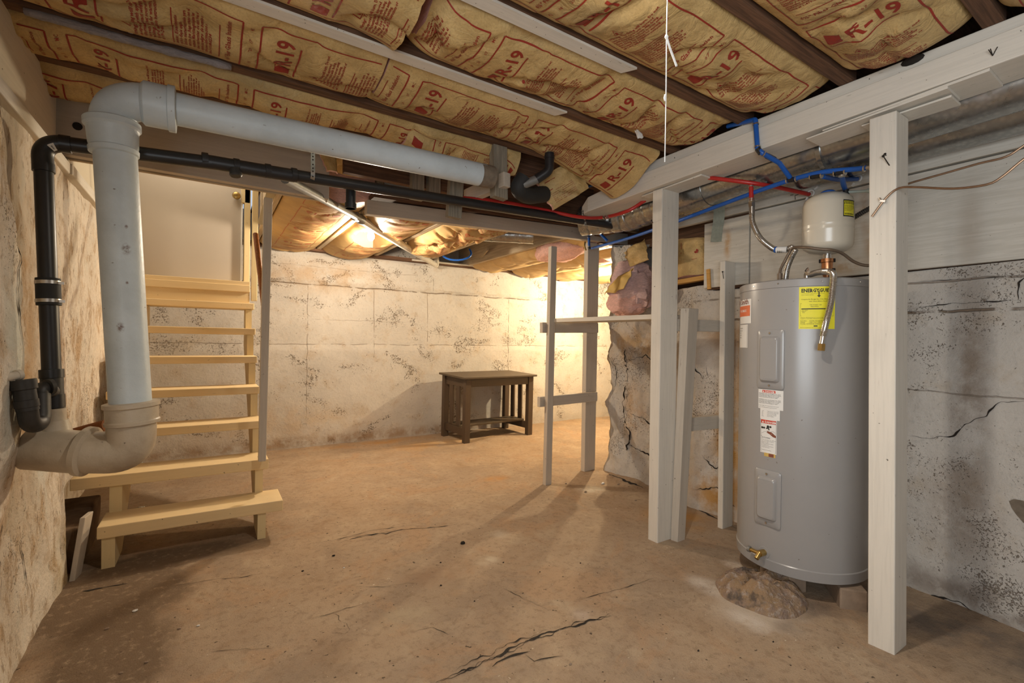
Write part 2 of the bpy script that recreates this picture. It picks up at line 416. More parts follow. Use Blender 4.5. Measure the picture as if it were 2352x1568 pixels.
# ------------------------------------------------------------------ the setting
def fz(x, y):
    z = .010*nz(x*1.1, y*1.1, 3)+.004*nz(x*4, y*4, 8)+.0018*nz(x*17, y*17, 1)
    # loose dirt against the stone end of the right wall
    d = math.hypot((x-2.9)/.35, (y-2.6)/.5); z += .03*max(0, 1-d)
    return z
def floor_mat():
    m = Mat('worn concrete floor', .88, 0, .2); p = m.pos()
    n1 = m.noise(p, .9, 5, .6); n2 = m.noise(p, 4.5, 6, .65, .4); n3 = m.noise(p, 30, 6, .7); n4 = m.noise(p, 190, 3, .6)
    k = m.mix(m.ss(n1, .32, .68), (.385, .278, .183), (.335, .25, .175))
    k = m.mix(m.mul(m.ss(n2, .48, .7), .55), k, (.45, .35, .24))
    k = m.mix(m.mul(m.ss(n2, .5, .3), .45), k, (.26, .165, .095))
    k = m.mix(m.mul(m.ss(m.noise(p, 1.7, 6, .7, .6), .5, .60), .6), k, (.29, .215, .15))
    k = m.mix(m.mul(m.ss(m.noise(m.map(p, (1, 1, 1), (3, 9, 0)), 2.6, 6, .7, .8), .53, .63), .6), k, (.385, .25, .15))
    scr = m.ss(m.noise(m.map(p, (5, 60, 1)), 2.2, 5, .75, 1.5), .66, .72)
    k = m.mix(m.mul(scr, .5), k, (.15, .10, .07))
    k = m.mix(m.mul(m.ss(n3, .48, .66), .45), k, (.20, .135, .085))
    k = m.mix(m.mul(m.ss(n4, .56, .7), .35), k, (.16, .11, .075))
    pits = m.mul(m.ss(m.noise(p, 46, 2, .5), .70, .75), .85)
    k = m.mix(pits, k, (.07, .05, .035))
    chips = m.mul(m.ss(m.noise(m.map(p, (1, 1, 1), (7, 3, 0)), 60, 2, .5), .735, .765), .7)
    k = m.mix(chips, k, (.62, .54, .42))
    def st(c, r, col, a, kk): return m.mix(m.mul(m.blob(p, c, r, .9), m.ss(m.noise(p, 5, 5, .65), .3, .6), a), kk, col)
    k = st((1.95, 1.05, 0), (.32, .26, .3), (.62, .55, .47), .55, k)      # pale mineral bloom round the rock
    k = st((2.5, 1.9, 0), (.25, .3, .3), (.42, .22, .05), .8, k)          # rusty patch
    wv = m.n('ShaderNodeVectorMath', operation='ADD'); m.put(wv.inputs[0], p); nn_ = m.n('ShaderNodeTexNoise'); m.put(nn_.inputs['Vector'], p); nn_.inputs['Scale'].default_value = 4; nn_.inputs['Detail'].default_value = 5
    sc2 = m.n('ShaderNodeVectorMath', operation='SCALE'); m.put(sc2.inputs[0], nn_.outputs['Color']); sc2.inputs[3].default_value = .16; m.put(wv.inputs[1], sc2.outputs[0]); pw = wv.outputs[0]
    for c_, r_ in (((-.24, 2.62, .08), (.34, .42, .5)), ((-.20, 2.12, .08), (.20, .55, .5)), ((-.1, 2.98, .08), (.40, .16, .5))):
        k = m.mix(m.mul(m.blob(pw, c_, r_, .4), m.ss(n3, .25, .5), .92), k, (.155, .105, .066))  # dark zone by the left wall: shadow painted into the colour, partly dirt
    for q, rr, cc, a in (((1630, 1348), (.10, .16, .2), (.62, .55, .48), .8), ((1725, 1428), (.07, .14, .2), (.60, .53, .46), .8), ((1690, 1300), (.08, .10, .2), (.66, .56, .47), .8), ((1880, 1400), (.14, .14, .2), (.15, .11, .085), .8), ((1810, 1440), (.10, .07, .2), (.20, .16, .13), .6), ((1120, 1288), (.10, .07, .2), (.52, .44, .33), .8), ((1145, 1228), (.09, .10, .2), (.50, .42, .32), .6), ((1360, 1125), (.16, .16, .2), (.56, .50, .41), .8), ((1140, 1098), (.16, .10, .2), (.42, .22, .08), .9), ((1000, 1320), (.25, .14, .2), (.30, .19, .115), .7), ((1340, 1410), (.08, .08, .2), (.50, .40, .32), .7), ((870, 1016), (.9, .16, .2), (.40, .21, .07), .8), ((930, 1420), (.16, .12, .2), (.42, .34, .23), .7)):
        p_ = PZ(*q); k = st((p_[0], p_[1], 0), rr, cc, a, k)         # pale, rusty and dark patches
    k = st((2.45, .5, 0), (.3, .8, .3), (.14, .115, .10), .8, k)          # damp dark edge
    k = st((2.0, 4.6, 0), (.8, .3, .3), (.44, .25, .09), .6, k)
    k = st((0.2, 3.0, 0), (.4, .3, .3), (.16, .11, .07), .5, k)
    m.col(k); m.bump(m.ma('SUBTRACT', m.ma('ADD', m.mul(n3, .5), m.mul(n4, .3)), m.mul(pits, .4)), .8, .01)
    return m.m
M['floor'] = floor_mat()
def crack(mb, pts, w, func, mi=1, jit=.012, step=.02, off=.0015):
    """a dark split following a surface; pts in 2-D, func(a,b)->3-D"""
    P = np.array([(a, b, 0) for a, b in pts], float); P, t = resample(P, step)
    n = len(P); V = []
    for i in range(n):
        d = P[min(i+1, n-1)]-P[max(i-1, 0)]; d = d[:2]/(np.linalg.norm(d[:2])+1e-9); nn = np.array([-d[1], d[0]])
        c = P[i, :2]+nn*jit*(nz(t[i]*9, w*500, pts[0][0])+.6*nz(t[i]*31, 3, pts[0][1]))
        ww = w*max(.22, .45+1.2*nz(t[i]*16, 5, pts[0][0])+.5*nz(t[i]*47, 9, pts[0][1]))*min(1, 4*t[i]/t[-1]+.1, 4*(1-t[i]/t[-1])+.1)
        V += [func(*(c+nn*ww/2)), func(*(c-nn*ww/2))]
    mb.add(V, [(2*i+1, 2*i+3, 2*i+2, 2*i) for i in range(n-1)], mi)
mb = MB()
xs = np.r_[np.arange(-.95, 3.3, .025), np.arange(3.3, 6.6, .06)]; ys = np.r_[np.arange(-1.7, .2, .08), np.arange(.2, 5.3, .025)]
mb.grid([[(x, y, fz(x, y)) for y in ys] for x in xs])
fl = lambda a, b: (a, b, fz(a, b)+.002)
def fpx(*q): return [tuple(PZ(x, y)[:2]) for x, y in q]
crack(mb, fpx((1000, 1562), (1080, 1535), (1170, 1492), (1245, 1452), (1320, 1432), (1410, 1408)), .012, fl, jit=.022, step=.008)
crack(mb, fpx((985, 1566), (1075, 1541), (1160, 1502), (1240, 1462), (1330, 1436)), .007, fl, jit=.03, step=.008)
crack(mb, fpx((1040, 1540), (1130, 1500), (1185, 1478), (1260, 1446)), .006, fl, jit=.03, step=.008)
crack(mb, fpx((1290, 1440), (1350, 1424), (1405, 1413)), .012, fl, jit=.02, step=.008)
crack(mb, fpx((770, 1246), (860, 1228), (930, 1222)), .007, fl, jit=.03, step=.01)
crack(mb, fpx((720, 1425), (770, 1410), (800, 1450), (760, 1460)), .003, fl, jit=.03)
crack(mb, fpx((810, 1350), (870, 1352), (960, 1340)), .003, fl); crack(mb, fpx((950, 1455), (990, 1440), (1040, 1462)), .003, fl, jit=.03)
crack(mb, fpx((1130, 1530), (1190, 1497), (1215, 1490)), .014, fl, jit=.016)
crack(mb, fpx((1205, 1500), (1225, 1517), (1290, 1503)), .006, fl)
crack(mb, fpx((190, 1358), (250, 1348), (298, 1340)), .014, fl)
crack(mb, fpx((400, 1345), (470, 1335), (560, 1325), (605, 1318)), .004, fl)
crack(mb, fpx((735, 1245), (800, 1232), (860, 1226), (950, 1215), (1062, 1207)), .009, fl)
crack(mb, fpx((780, 1235), (850, 1218), (960, 1206)), .004, fl)
crack(mb, fpx((1330, 1375), (1420, 1352), (1500, 1330)), .004, fl)
crack(mb, fpx((730, 1420), (790, 1400), (860, 1385)), .004, fl)
crack(mb, fpx((1150, 1345), (1200, 1375), (1260, 1400)), .003, fl)
crack(mb, fpx((480, 1500), (560, 1490), (640, 1490)), .003, fl)
crack(mb, fpx((1400, 1093), (1440, 1110), (1488, 1128)), .03, fl, jit=.02)
crack(mb, fpx((1570, 1150), (1620, 1178), (1690, 1212)), .02, fl)
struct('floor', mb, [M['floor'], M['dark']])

# far wall, along X
def far_y(x, z): return 5.14-.012*(x-.5)-.012*nz(x*2.3, 0, z*2.3)-.005*nz(x*9, 2, z*9)-(.025 if z > 1.66 and x < 4 else 0)*min(1, max(0, (z-1.66)/.02)) - (.012 if z < 1.03 else 0)
B = []
for px_, py_, rx_, rz_, a in ((1000, 760, .42, .16, 1.), (880, 740, .38, .10, .9), (1100, 745, .35, .22, .9), (1165, 745, .10, .42, 1.), (700, 930, .14, .5, 1.), (705, 740, .12, .45, .9),
                             (870, 630, .35, .16, .75), (1060, 800, .6, .16, .8), (1170, 820, .22, .25, .9), (1250, 740, .3, .12, .6), (380, 790, .5, .16, 1.2), (520, 800, .35, .14, 1.1), (590, 730, .14, .2, .9),
                             (650, 640, .3, .2, .6), (780, 955, .3, .3, .6), (1000, 860, .25, .14, .6), (450, 1010, .5, .12, .6), (1300, 780, .5, .25, .45)):
    p = PY(px_, py_, 5.1); B.append(((p[0], 5.1, p[2]), (rx_*1.25, .4, rz_*1.25), a*.95))
L = [('Z', 1.655, .008, .45, 3.6, .75), ('Z', 1.045, .005, -.5, 6, .5), ('Z', 1.30, .004, .9, 1.9, .3), ('Z', 1.84, .004, -.4, 2.0, .3)]
for px_, lo, hi, a in ((707, .2, 1.66, .8), (860, .9, 1.66, .8), (983, 1.05, 1.66, .9), (1168, .6, 1.66, 1.), (1102, 1.2, 1.66, .5), (994, 1.66, 1.85, .6)):
    L.append(('X', PY(px_, 750, 5.1)[0], .006, lo, hi, a*.6))
S = [((1.0, 5.1, 1.75), (1.2, .5, .25), (.40, .27, .15), .6), ((.6, 5.1, .25), (1.3, .5, .3), (.55, .42, .28), .6), ((-.2, 5.1, .9), (.5, .5, .4), (.42, .36, .27), .5), ((1.0, 5.1, .05), (4, .4, .10), (.30, .20, .12), .9)]
M['far'] = masonry('white washed far wall', (.54, .50, .445), (.44, .34, .235), L, B, S, .5, .7, .5, 'x', 74, 1.05)
mb = MB(); X_ = np.arange(-.95, 6.55, .04); Z_ = np.arange(-.05, 2.02, .03)
mb.grid([[(x, far_y(x, z), z) for z in Z_] for x in X_]); T = np.array([[(x, y, 2.0) for y in (far_y(x, 2.0), 5.6)] for x in X_]); mb.grid(T)
mb.box((-.95, 5.25, -.05), (6.55, 5.6, 2.36))
struct('wall_far', mb, [M['far'], M['dark']])

# left wall, along Y (concrete up to the sill)
def sstep(a, b, x): t = min(1, max(0, (x-a)/(b-a))); return t*t*(3-2*t)
def lx(y, z):
    yc = 2.06-max(0, z-1.25)*.42+.03*nz(0, 4, z*4)
    b = .05*(1-sstep(yc-.02, yc+.03, y))*sstep(.35, .85, z)
    v = -.535+b+.014*nz(3, y*2.6, z*2.6)+.007*nz(5, y*8, z*8)+.003*nz(2, y*23, z*23)
    if y > 2.84 and z < .42: v -= .2*sstep(2.84, 2.87, y)*(1-sstep(.38, .42, z))
    v += .012*(1-sstep(.0, .25, z))*(1 if y < 2.84 else 0)
    return v
B = [((-.5, 2.9, .9), (.5, .4, .6), .7), ((-.5, 1.9, 1.5), (.4, .3, .5), .8), ((-.5, 2.3, .35), (.4, .5, .4), .9), ((-.5, 3.3, .8), (.5, .5, .5), .8)]
S = [((-.5, 2.3, 1.0), (.4, .18, .8), (.42, .26, .12), .8), ((-.5, 1.9, 1.6), (.4, .3, .4), (.45, .32, .17), .7), ((-.5, 1.95, .95), (.3, .12, .5), (.46, .50, .45), .7), ((-.5, 2.5, .7), (.4, .2, .3), (.50, .55, .52), .6),
     ((-.5, 2.85, .1), (.4, .3, .3), (.46, .36, .18), .7), ((-.5, 3.1, .55), (.4, .4, .3), (.16, .11, .07), .8), ((-.5, 2.0, .55), (.3, .15, .3), (.38, .24, .13), .8)]
M['left'] = masonry('flaking left wall', (.70, .625, .53), (.46, .32, .19), [], B, S, .5, 1., .9, 'y', 105, 0, .62)
mb = MB(); Yl = np.r_[np.arange(.25, 1.5, .1), np.arange(1.5, 3.6, .018), np.arange(3.6, 5.2, .05)]; Zl = np.arange(-.05, 1.82, .022)
mb.grid([[(lx(y, z), y, z) for z in Zl] for y in Yl], flip=True)
mb.grid([[(x, y, Zl[-1]) for x in (lx(y, Zl[-1]), -.95)] for y in Yl], flip=True)
mb.box((-.98, .25, -.05), (-.80, 5.2, 1.79))
lf = lambda a, b: (lx(a, b)+.003, a, b)
crack(mb, [(2.10, .2), (2.09, .7), (2.12, 1.1), (2.05, 1.35), (1.98, 1.5), (1.92, 1.62), (1.83, 1.75)], .008, lf, jit=.016, step=.01)
crack(mb, [(2.32, .16), (2.26, .40)], .008, lf)
crack(mb, [(2.02, 1.45), (2.0, 1.25), (2.03, 1.05)], .009, lf, jit=.02)
struct('wall_left', mb, [M['left'], M['dark']])
mb = MB(); mb.box((-.98, -1.7, -.05), (-.53, .26, .65)); mb.box((-.98, -1.7, 1.65), (-.53, .26, 1.80)); mb.box((-.98, -1.7, .65), (-.53, -1.55, 1.65)); mb.box((-.98, .12, .65), (-.53, .26, 1.65)); struct('wall_left_near', mb, M['left'])  # opening made up for the cool fill light
# upper left: sill boards
mb = MB(); mb.box((-.72, -1.7, 1.865), (-.545, 2.68, 2.13)); mb.box((-.72, -1.7, 1.80), (-.512, 2.745, 1.848)); struct('trim_1', mb, M['whitey'], .004)
mb = MB(); mb.box((-.70, 2.745, 1.852), (-.518, 4.5, 2.75)); struct('trim_2', mb, plain('cream wall panel', (.60, .53, .40), .6, 0, .06, 3), .003)
mb = MB(); mb.box((-.70, 2.75, 1.80), (-.505, 4.5, 1.848)); struct('trim_3', mb, M['whitey'], .004)

# right wall: concrete, then rough stone, turning the corner at its far end
pth = np.array([(2.60, -1.7), (2.64, 0.), (2.685, .44), (2.725, .8), (2.76, 1.64), (2.745, 1.96), (2.86, 2.3), (2.885, 2.52), (2.855, 2.78), (2.875, 2.9), (2.93, 2.945), (3.3, 2.97), (6.55, 2.99)])
def rpath():
    P = np.c_[pth, np.zeros(len(pth))]; d = np.r_[0, np.cumsum(np.linalg.norm(np.diff(P, axis=0), axis=1))]
    t = np.r_[np.arange(0, d[4], .03), np.arange(d[4], d[11], .014), np.arange(d[11], d[-1]+.01, .08)]
    return np.array([np.interp(t, d, P[:, i]) for i in range(2)]).T, t, d
RP, RT, RD = rpath()
def rtop(t, y):
    h = 1.447
    if t > RD[4]+.2: h = 1.49+.012*nz(t*9, 3)
    k = sstep(RD[7]-.1, RD[7]+.2, t); h += k*(.42+.08*nz(t*14, 1)+.05*nz(t*40, 7))
    return h
def rpt(i, z):
    t = RT[i]; j = min(max(i, 1), len(RP)-2); d = RP[j+1]-RP[j-1]; d /= np.linalg.norm(d); nrm = np.array([-d[1], d[0]])
    st = sstep(RD[4]+.1, RD[4]+.6, t)
    a = .008*nz(t*2.2, z*2.2, 4)+.004*nz(t*8, z*8, 2)
    vv = noise.voronoi(Vector((t*5.5, z*5.5, 3)))[0][0] if st > 0 else 0
    a += st*.05*(.35-vv)
    a += st*(.035*nz(t*4.5, z*4.5, 9)+.025*abs(nz(t*11, z*11, 5))+.010*nz(t*30, z*30, 6)-.01)
    a += (1-st)*.03*(1-sstep(0, .22, z))*(.4+.8*nz(t*5, 1, 1)) + .04*st*(1-sstep(0, .3, z))
    return (*(RP[i]+nrm*a), z)
B = [((2.7, .65, 1.2), (.4, .35, .12), .8), ((2.7, .75, .6), (.4, .3, .5), .9), ((2.7, .5, .35), (.4, .5, .3), .8), ((2.8, 1.8, .7), (.4, .3, .8), .9), ((2.85, 2.6, .6), (.5, .5, .9), 1.0), ((2.75, 1.5, 1.3), (.4, .4, .15), .8), ((2.7, .45, .12), (.4, .7, .14), 1.1)]
S = [((2.72, .60, .9), (.4, .10, .8), (.20, .145, .10), .75), ((2.72, .62, .4), (.4, .2, .35), (.24, .18, .13), .6), ((2.75, 1.72, .45), (.4, .16, .55), (.48, .26, .05), .95), ((2.75, 1.62, .9), (.4, .1, .6), (.44, .24, .06), .8),  # first entry: the near post's shadow band painted into the wall colour
     ((2.75, 1.8, .12), (.5, .3, .3), (.40, .21, .05), .9), ((2.85, 2.6, 1.1), (.5, .5, .25), (.42, .27, .12), .8), ((2.9, 2.62, .55), (.5, .2, .35), (.50, .34, .20), .8), ((2.7, .3, .05), (.5, 1.2, .12), (.17, .13, .10), .9), ((2.8, 1.75, 1.15), (.3, .3, .12), (.34, .2, .08), .7)]
L = [('Z', 1.255, .008, .0, 1.7, .9), ('Z', 1.39, .006, .0, 2.0, .6), ('Z', .90, .004, .0, 1.5, .4)]
M['right'] = masonry('white washed right wall', (.54, .50, .45), (.40, .31, .21), L, B, S, .28, .9, .4, 'y', 120, .8)
mb = MB(); Zr = np.r_[np.linspace(0, 1, 62)]
G = [[rpt(i, -.05+(rtop(RT[i], RP[i][1])+.05)*q) for q in Zr] for i in range(len(RP))]
mb.grid(G); mb.grid([[G[i][-1], (*(RP[i]+np.array([.32, -.02 if RP[i][1] < 2.9 else -.3])), G[i][-1][2])] for i in range(len(RP))])
def rf(a, b):
    i = int(np.argmin(abs(RP[:len(RP)*2//3, 1]-a))); q = rpt(i, b); return (q[0]-.004, a, b)
def rpx(*q): return [tuple(PX(x, y, 2.69)[1:]) for x, y in q]
crack(mb, rpx((2352, 918), (2300, 922), (2265, 955), (2215, 972), (2190, 1000), (2130, 1008), (2086, 1000)), .0075, rf, jit=.014, step=.008)
crack(mb, rpx((2352, 630), (2335, 650), (2338, 690)), .009, rf, jit=.014, step=.008); crack(mb, rpx((2088, 706), (2200, 698), (2352, 690)), .005, rf, jit=.008, step=.01)
crack(mb, rpx((2090, 645), (2200, 640), (2352, 632)), .0025, rf, jit=.006, step=.01)
crack(mb, rpx((2085, 1345), (2130, 1365), (2180, 1382), (2260, 1415), (2352, 1450)), .014, rf, jit=.02, step=.01)
for q, w_ in (([(2.70, 1.2), (2.68, .9), (2.72, .6), (2.66, .35), (2.69, .02)], .018), ([(2.88, 1.1), (2.8, .85), (2.84, .6)], .009), ([(2.66, .55), (2.5, .48), (2.3, .30)], .011), ([(2.68, .3), (2.45, .22), (2.3, .08)], .012), ([(2.7, .95), (2.5, 1.0), (2.3, .9)], .008), ([(1.9, .36), (1.8, .30), (1.7, .34)], .011), ([(1.95, .12), (1.8, .18), (1.66, .10)], .011)): crack(mb, q, w_, rf, jit=.03, step=.012)
crack(mb, [(2.0, 1.02), (1.96, .93), (1.90, .86)], .012, rf); crack(mb, [(1.86, .88), (1.88, .95)], .01, rf)
# a knocked-out hole in the plaster at the right
mb.add([rf(*rpx(q)[0]) for q in ((2318, 1150), (2330, 1145), (2352, 1148), (2380, 1165), (2380, 1215), (2352, 1198), (2335, 1180), (2325, 1165))], [tuple(range(8))], 2)
M['hole'] = plain('bare grey concrete', (.20, .16, .12), .95, 0, .25, 40, .2, .5)
struct('wall_right', mb, [M['right'], M['dark'], M['hole']])
def wallboard():
    m = Mat('brushed white wall boards', .7); p = m.pos()
    g = m.noise(m.map(p, (1, 2.2, 34)), 2.4, 6, .65, .5); b = m.noise(p, 2.5, 4)
    k = m.mix(m.ss(g, .38, .66), (.53, .49, .42), (.61, .57, .50)); k = m.mix(m.mul(m.ss(b, .5, .7), .3), k, (.52, .47, .40))
    k = m.mix(m.mul(m.ss(m.noise(p, 60, 2), .72, .77), .7), k, (.10, .07, .05))
    for c, r, a, cc in (((2.69, 1.70, 1.72), (.2, .035, .14), .85, (.45, .25, .09)), ((2.69, .93, 1.60), (.2, .07, .16), .9, (.40, .23, .10)), ((2.69, 1.06, 1.50), (.2, .14, .06), .7, (.42, .26, .12)), ((2.69, .98, 1.78), (.2, .03, .2), .6, (.35, .2, .1)), ((2.69, .60, 1.60), (.2, .06, .3), .35, (.30, .22, .15))):  # last entry continues the near post's painted shadow up the boards
        k = m.mix(m.mul(m.blob(p, c, r, .9), m.ss(m.noise(p, 9, 5, .65), .3, .55), a), k, cc)
    m.col(k); m.bump(g, .25, .003); return m.m
M['board'] = wallboard()
# boards over the concrete on the right
mb = MB(); mb.box((2.683, -1.7, 1.452), (2.71, 1.552, 1.885)); struct('trim_4', mb, M['board'], .002)
mb = MB(); mb.box((2.686, 1.562, 1.462), (2.71, 1.862, 1.875)); struct('trim_5', mb, M['board'], .002)
mb = MB(); mb.box((2.672, -1.7, 1.892), (2.71, 2.25, 2.0)); struct('trim_6', mb, M['board'], .003)
mb = MB(); mb.box((2.72, -1.7, 1.452), (2.80, 1.86, 2.34)); mb.box((2.72, 1.86, 2.0), (2.80, 2.98, 2.34)); mb.box((3.12, 1.86, 1.40), (3.16, 2.94, 2.34)); mb.box((2.80, 2.94, 1.95), (6.5, 2.98, 2.34)); struct('trim_7', mb, M['browny'])
# near wall behind the camera, end wall of the side room, subfloor
mb = MB(); mb.box((-.98, -1.95, 0), (2.9, -1.7, 2.34))
struct('wall_near', mb, M['hole'])
mb = MB(); mb.box((6.5, 2.9, 0), (6.7, 5.6, 2.34)); struct('wall_side_room', mb, M['hole'])
mb = MB(); mb.box((-.98, -1.95, 2.33), (6.7, 2.74, 2.36)); mb.box((.33, 2.74, 2.33), (6.7, 5.6, 2.36)); mb.box((-.98, 2.74, 2.8), (.36, 5.2, 2.83)); mb.box((.33, 2.74, 2.3), (.36, 4.5, 2.8)); mb.box((-.98, 2.70, 2.33), (.36, 2.74, 2.8))
struct('ceiling', mb, M['brownx'])

# ------------------------------------------------------------------ floor joists and beams
JY = [.01, .42, .83, 1.24, 1.645, 2.09, 2.42]
for i, y in enumerate(JY):
    w = .025
    x1 = 2.12 if i < 5 else 1.86
    mb = MB(); mb.box((-.56, y-w, 2.13), (x1, y+w, 2.33)); o = obj('floor_joist', mb, M['brownx'], None, .003)
    tag(o, {.83: 'bare brown floor joist nearest the pull string on its camera side', 1.24: 'white-bottomed floor joist crossing the top centre of the photo', 1.645: 'white-bottomed floor joist running down to mid ceiling, longest painted one',
            2.09: 'dark floor joist just above the white cast iron pipe', 2.42: 'dark floor joist tight beside the stair header'}.get(y, 'brown floor joist by the top right corner, nearest the camera' if y == .42 else 'brown floor joist above the top edge of the photo'), 'joist', 'floor joists')
    if y in (1.24, 1.645):   # painted underside for part of the length
        e = 1.33
        m_ = MB(); m_.hexa([(-.55, y-w-.001, 2.122), (e, y-w-.001, 2.122), (e-.03, y+w+.001, 2.122), (-.55, y+w+.001, 2.122), (-.55, y-w-.001, 2.1305), (e, y-w-.001, 2.1305), (e-.03, y+w+.001, 2.1305), (-.55, y+w+.001, 2.1305)])
        obj('painted_underside', m_, M['whitex'], o, label='white painted underside')
# main beam along Y on the right, sagging a little at its far end
t = thing('main_beam', 'long white painted timber beam on the two tall posts', 'beam', (2.15, .4, 1.98))
bz = lambda y: 1.990-.019*max(0, y-.2)
mb = MB(); ysb = [-1.7, .2, 1.2, 2.05, 2.28, 2.36]
sec = []
for i, y in enumerate(ysb):
    z0 = bz(y); z1 = 2.082-.012*max(0, y-.4); x0 = 2.055
    if i == 4: z1 -= .015
    if i == 5: x0 = 2.075; z1 -= .055
    sec.append([(x0, y, z0), (2.235, y, z0), (2.235, y, z1), (x0, y, z1)])
V = [q for s_ in sec for q in s_]; F = [(0, 1, 2, 3), tuple(len(V)-1-k for k in range(4))]
for i in range(len(sec)-1):
    for j in range(4): F.append((i*4+j, i*4+4+j, i*4+4+(j+1) % 4, i*4+(j+1) % 4))
mb.add(V, F); obj('lower_timber', mb, M['whitey'], t, .004)
mb = MB(); mb.hexa([(2.085, -1.7, 2.085), (2.23, -1.7, 2.085), (2.23, 2.2, 2.07), (2.085, 2.2, 2.07), (2.085, -1.7, 2.135), (2.23, -1.7, 2.135), (2.23, 2.2, 2.125), (2.085, 2.2, 2.125)]); obj('upper_plank', mb, M['whitey'], t, .004)
mb = MB(); q = PX(2280, 128, 2.053); 
for d in ((0, -.012, .02), (0, .004, .022), (-.012, .006, .016)): mb.tube([q, q+np.array(d)+np.array([-.006, 0, 0])], .0012, 6)
obj('bent_nails', mb, M['dark'], t)
mb = MB(); q = PX(2096, 138, 2.082); G = []
for i in range(13):
    a = i*PI/6; G.append([q+np.array([.012*math.sin(b), .034*math.cos(a)*math.cos(b)*(1+.4*nz(i % 12, 3)), .016*math.sin(a)*math.cos(b)*(1+.4*nz(i % 12, 5))]) for b in np.linspace(-PI/2, PI/2, 5)])
mb.grid(G, 0, False); obj('broken_notch', mb, M['dark'], t)
# header along the stair opening, with a bolt hole
t = thing('stair_header', 'white painted plank header spanning above the stair opening', 'beam', (0, 2.72, 1.87))
mb = MB(); mb.hexa([(-.56, 2.70, 1.87), (.545, 2.70, 1.868), (.545, 2.742, 1.868), (-.56, 2.742, 1.87), (-.56, 2.70, 2.12), (.545, 2.70, 2.10), (.545, 2.742, 2.12), (-.56, 2.742, 2.12)]); obj('plank', mb, M['greyx'], t, .003)
mb = MB(); q = PY(178, 290, 2.699); mb.lathe(q, [(0, .017), (.004, .016)], (0, -1, 0), 14); obj('bolt_hole', mb, M['dark'], t)
mb = MB(); mb.box((-.555, 2.745, 1.863), (.545, 2.765, 1.90)); obj('back_strip', mb, M['tanx'], t, .002)
# far beam
mb = MB(); mb.hexa([(.815, 2.93, 1.882), (3.35, 2.93, 1.985), (3.35, 2.985, 1.985), (.815, 2.985, 1.882), (.815, 2.93, 1.972), (3.35, 2.93, 2.08), (3.35, 2.985, 2.08), (.815, 2.985, 1.972)])
one('far_beam', mb, M['greyx'], 'weathered white beam under the black drain pipe, its left end cut free', 'beam', None, .003)
mb = MB(); mb.hexa([(.85, 2.90, 1.985), (2.9, 2.90, 2.06), (2.9, 3.06, 2.06), (.85, 3.06, 1.985), (.85, 2.90, 2.02), (2.9, 2.90, 2.10), (2.9, 3.06, 2.10), (.85, 3.06, 2.02)])
one('ledger_plank', mb, M['brownx'], 'rough dark plank lying on top of the weathered far beam', 'plank')
mb = MB(); mb.box((.60, 2.60, 2.0), (2.4, 2.64, 2.24)); one('rim_board', mb, M['brownx'], 'dark board running behind the white cast iron pipe near its open end', 'board')

# posts ---------------------------------------------------------------------------------
def post(name, base, top, mats, label, nails=()):
    """base/top = 4 corner (x,y) lists plus z"""
    (b, zb), (u, zt) = base, top
    t = thing(name, label, 'post', (np.mean([q[0] for q in b]), np.mean([q[1] for q in b]), zb))
    mb = MB(); mb.hexa([(x, y, zb) for x, y in b]+[(x, y, zt) for x, y in u]); obj('timber', mb, mats, t, .004)
    for a, d in nails:
        m_ = MB(); a = np.array(a); d = np.array(d); m_.tube([a, a+d*.85], .0017, 6); m_.tube([a+d*.85, a+d], .0042, 8); obj('nail', m_, M['dark'], t)
    return t
def rc(x0, x1, y0, y1): return [(x0, y0), (x1, y0), (x1, y1), (x0, y1)]
q = PX(2043, 380, 2.052)
post('support_post', (rc(2.054, 2.168, .641, .722), -.01), (rc(2.052, 2.166, .655, .738), 1.945), M['whitez'], 'white painted timber post nearest the camera, in front of the water heater',
     [(q, (-.025, .012, .035)), (PX(1535+500, 357, 2.052), (-.01, 0, .004))])
post('support_post', (rc(2.078, 2.222, 1.706, 1.772), -.012), (rc(2.08, 2.224, 1.705, 1.772), 1.955), M['whitez'], 'white painted timber post standing under the beam left of the leaning stud',
     [(PX(1500, 512, 2.078), (-.02, -.006, .012))])
mb = MB(); mb.hexa([(2.186, 1.658, -.01), (2.252, 1.658, -.01), (2.245, 1.70, -.01), (2.18, 1.70, -.01), (2.245, 1.648, 1.30), (2.345, 1.655, 1.30), (2.335, 1.70, 1.30), (2.235, 1.695, 1.30)])
one('leaning_stud', mb, M['greyz'], 'short grey-white stud leaning against the middle support post', 'stud', None, .003)
post('support_stud', (rc(2.58, 2.684, 1.640, 1.674), -.005), (rc(2.58, 2.684, 1.645, 1.68), 1.60), M['whitez'], 'short white stud standing just left of the water heater', [(PX(1662, 640, 2.58), (-.006, .004, .045))])
post('frame_post', (rc(2.178, 2.236, 2.852, 2.893), -.01), (rc(2.205, 2.26, 2.852, 2.893), 1.84), M['greyz'], 'thin grey post at the left of the open shelf frame')
post('frame_post', (rc(2.692, 2.812, 2.984, 3.034), -.01), (rc(2.70, 2.83, 2.984, 3.034), 1.955), M['greyz'], 'thicker grey post at the right of the open shelf frame under the far beam')
post('stair_post', (rc(.243, .281, 2.985, 3.035), .40), (rc(.253, .297, 2.985, 3.035), 1.90), M['greyz'], 'slim grey post rising beside the stair treads to the header')
def rail(p, q, w, h, m, label, nm='shelf_rail'):
    mb = MB(); mb.bar(p, q, w, h, (0, 0, 1)); return one(nm, mb, m, label, 'rail', None, .002)
rail((2.165, 2.918, 1.210), (2.785, 2.955, 1.225), .035, .082, M['greyx'], 'upper cross rail between the two thin frame posts')
rail((2.150, 2.918, .634), (2.785, 2.955, .640), .035, .078, M['greyx'], 'lower cross rail between the two thin frame posts')
rail((2.228, 1.735, 1.205), (2.62, 1.70, 1.211), .035, .07, M['greyx'], 'upper cross rail running from the leaning stud to the heater side stud')
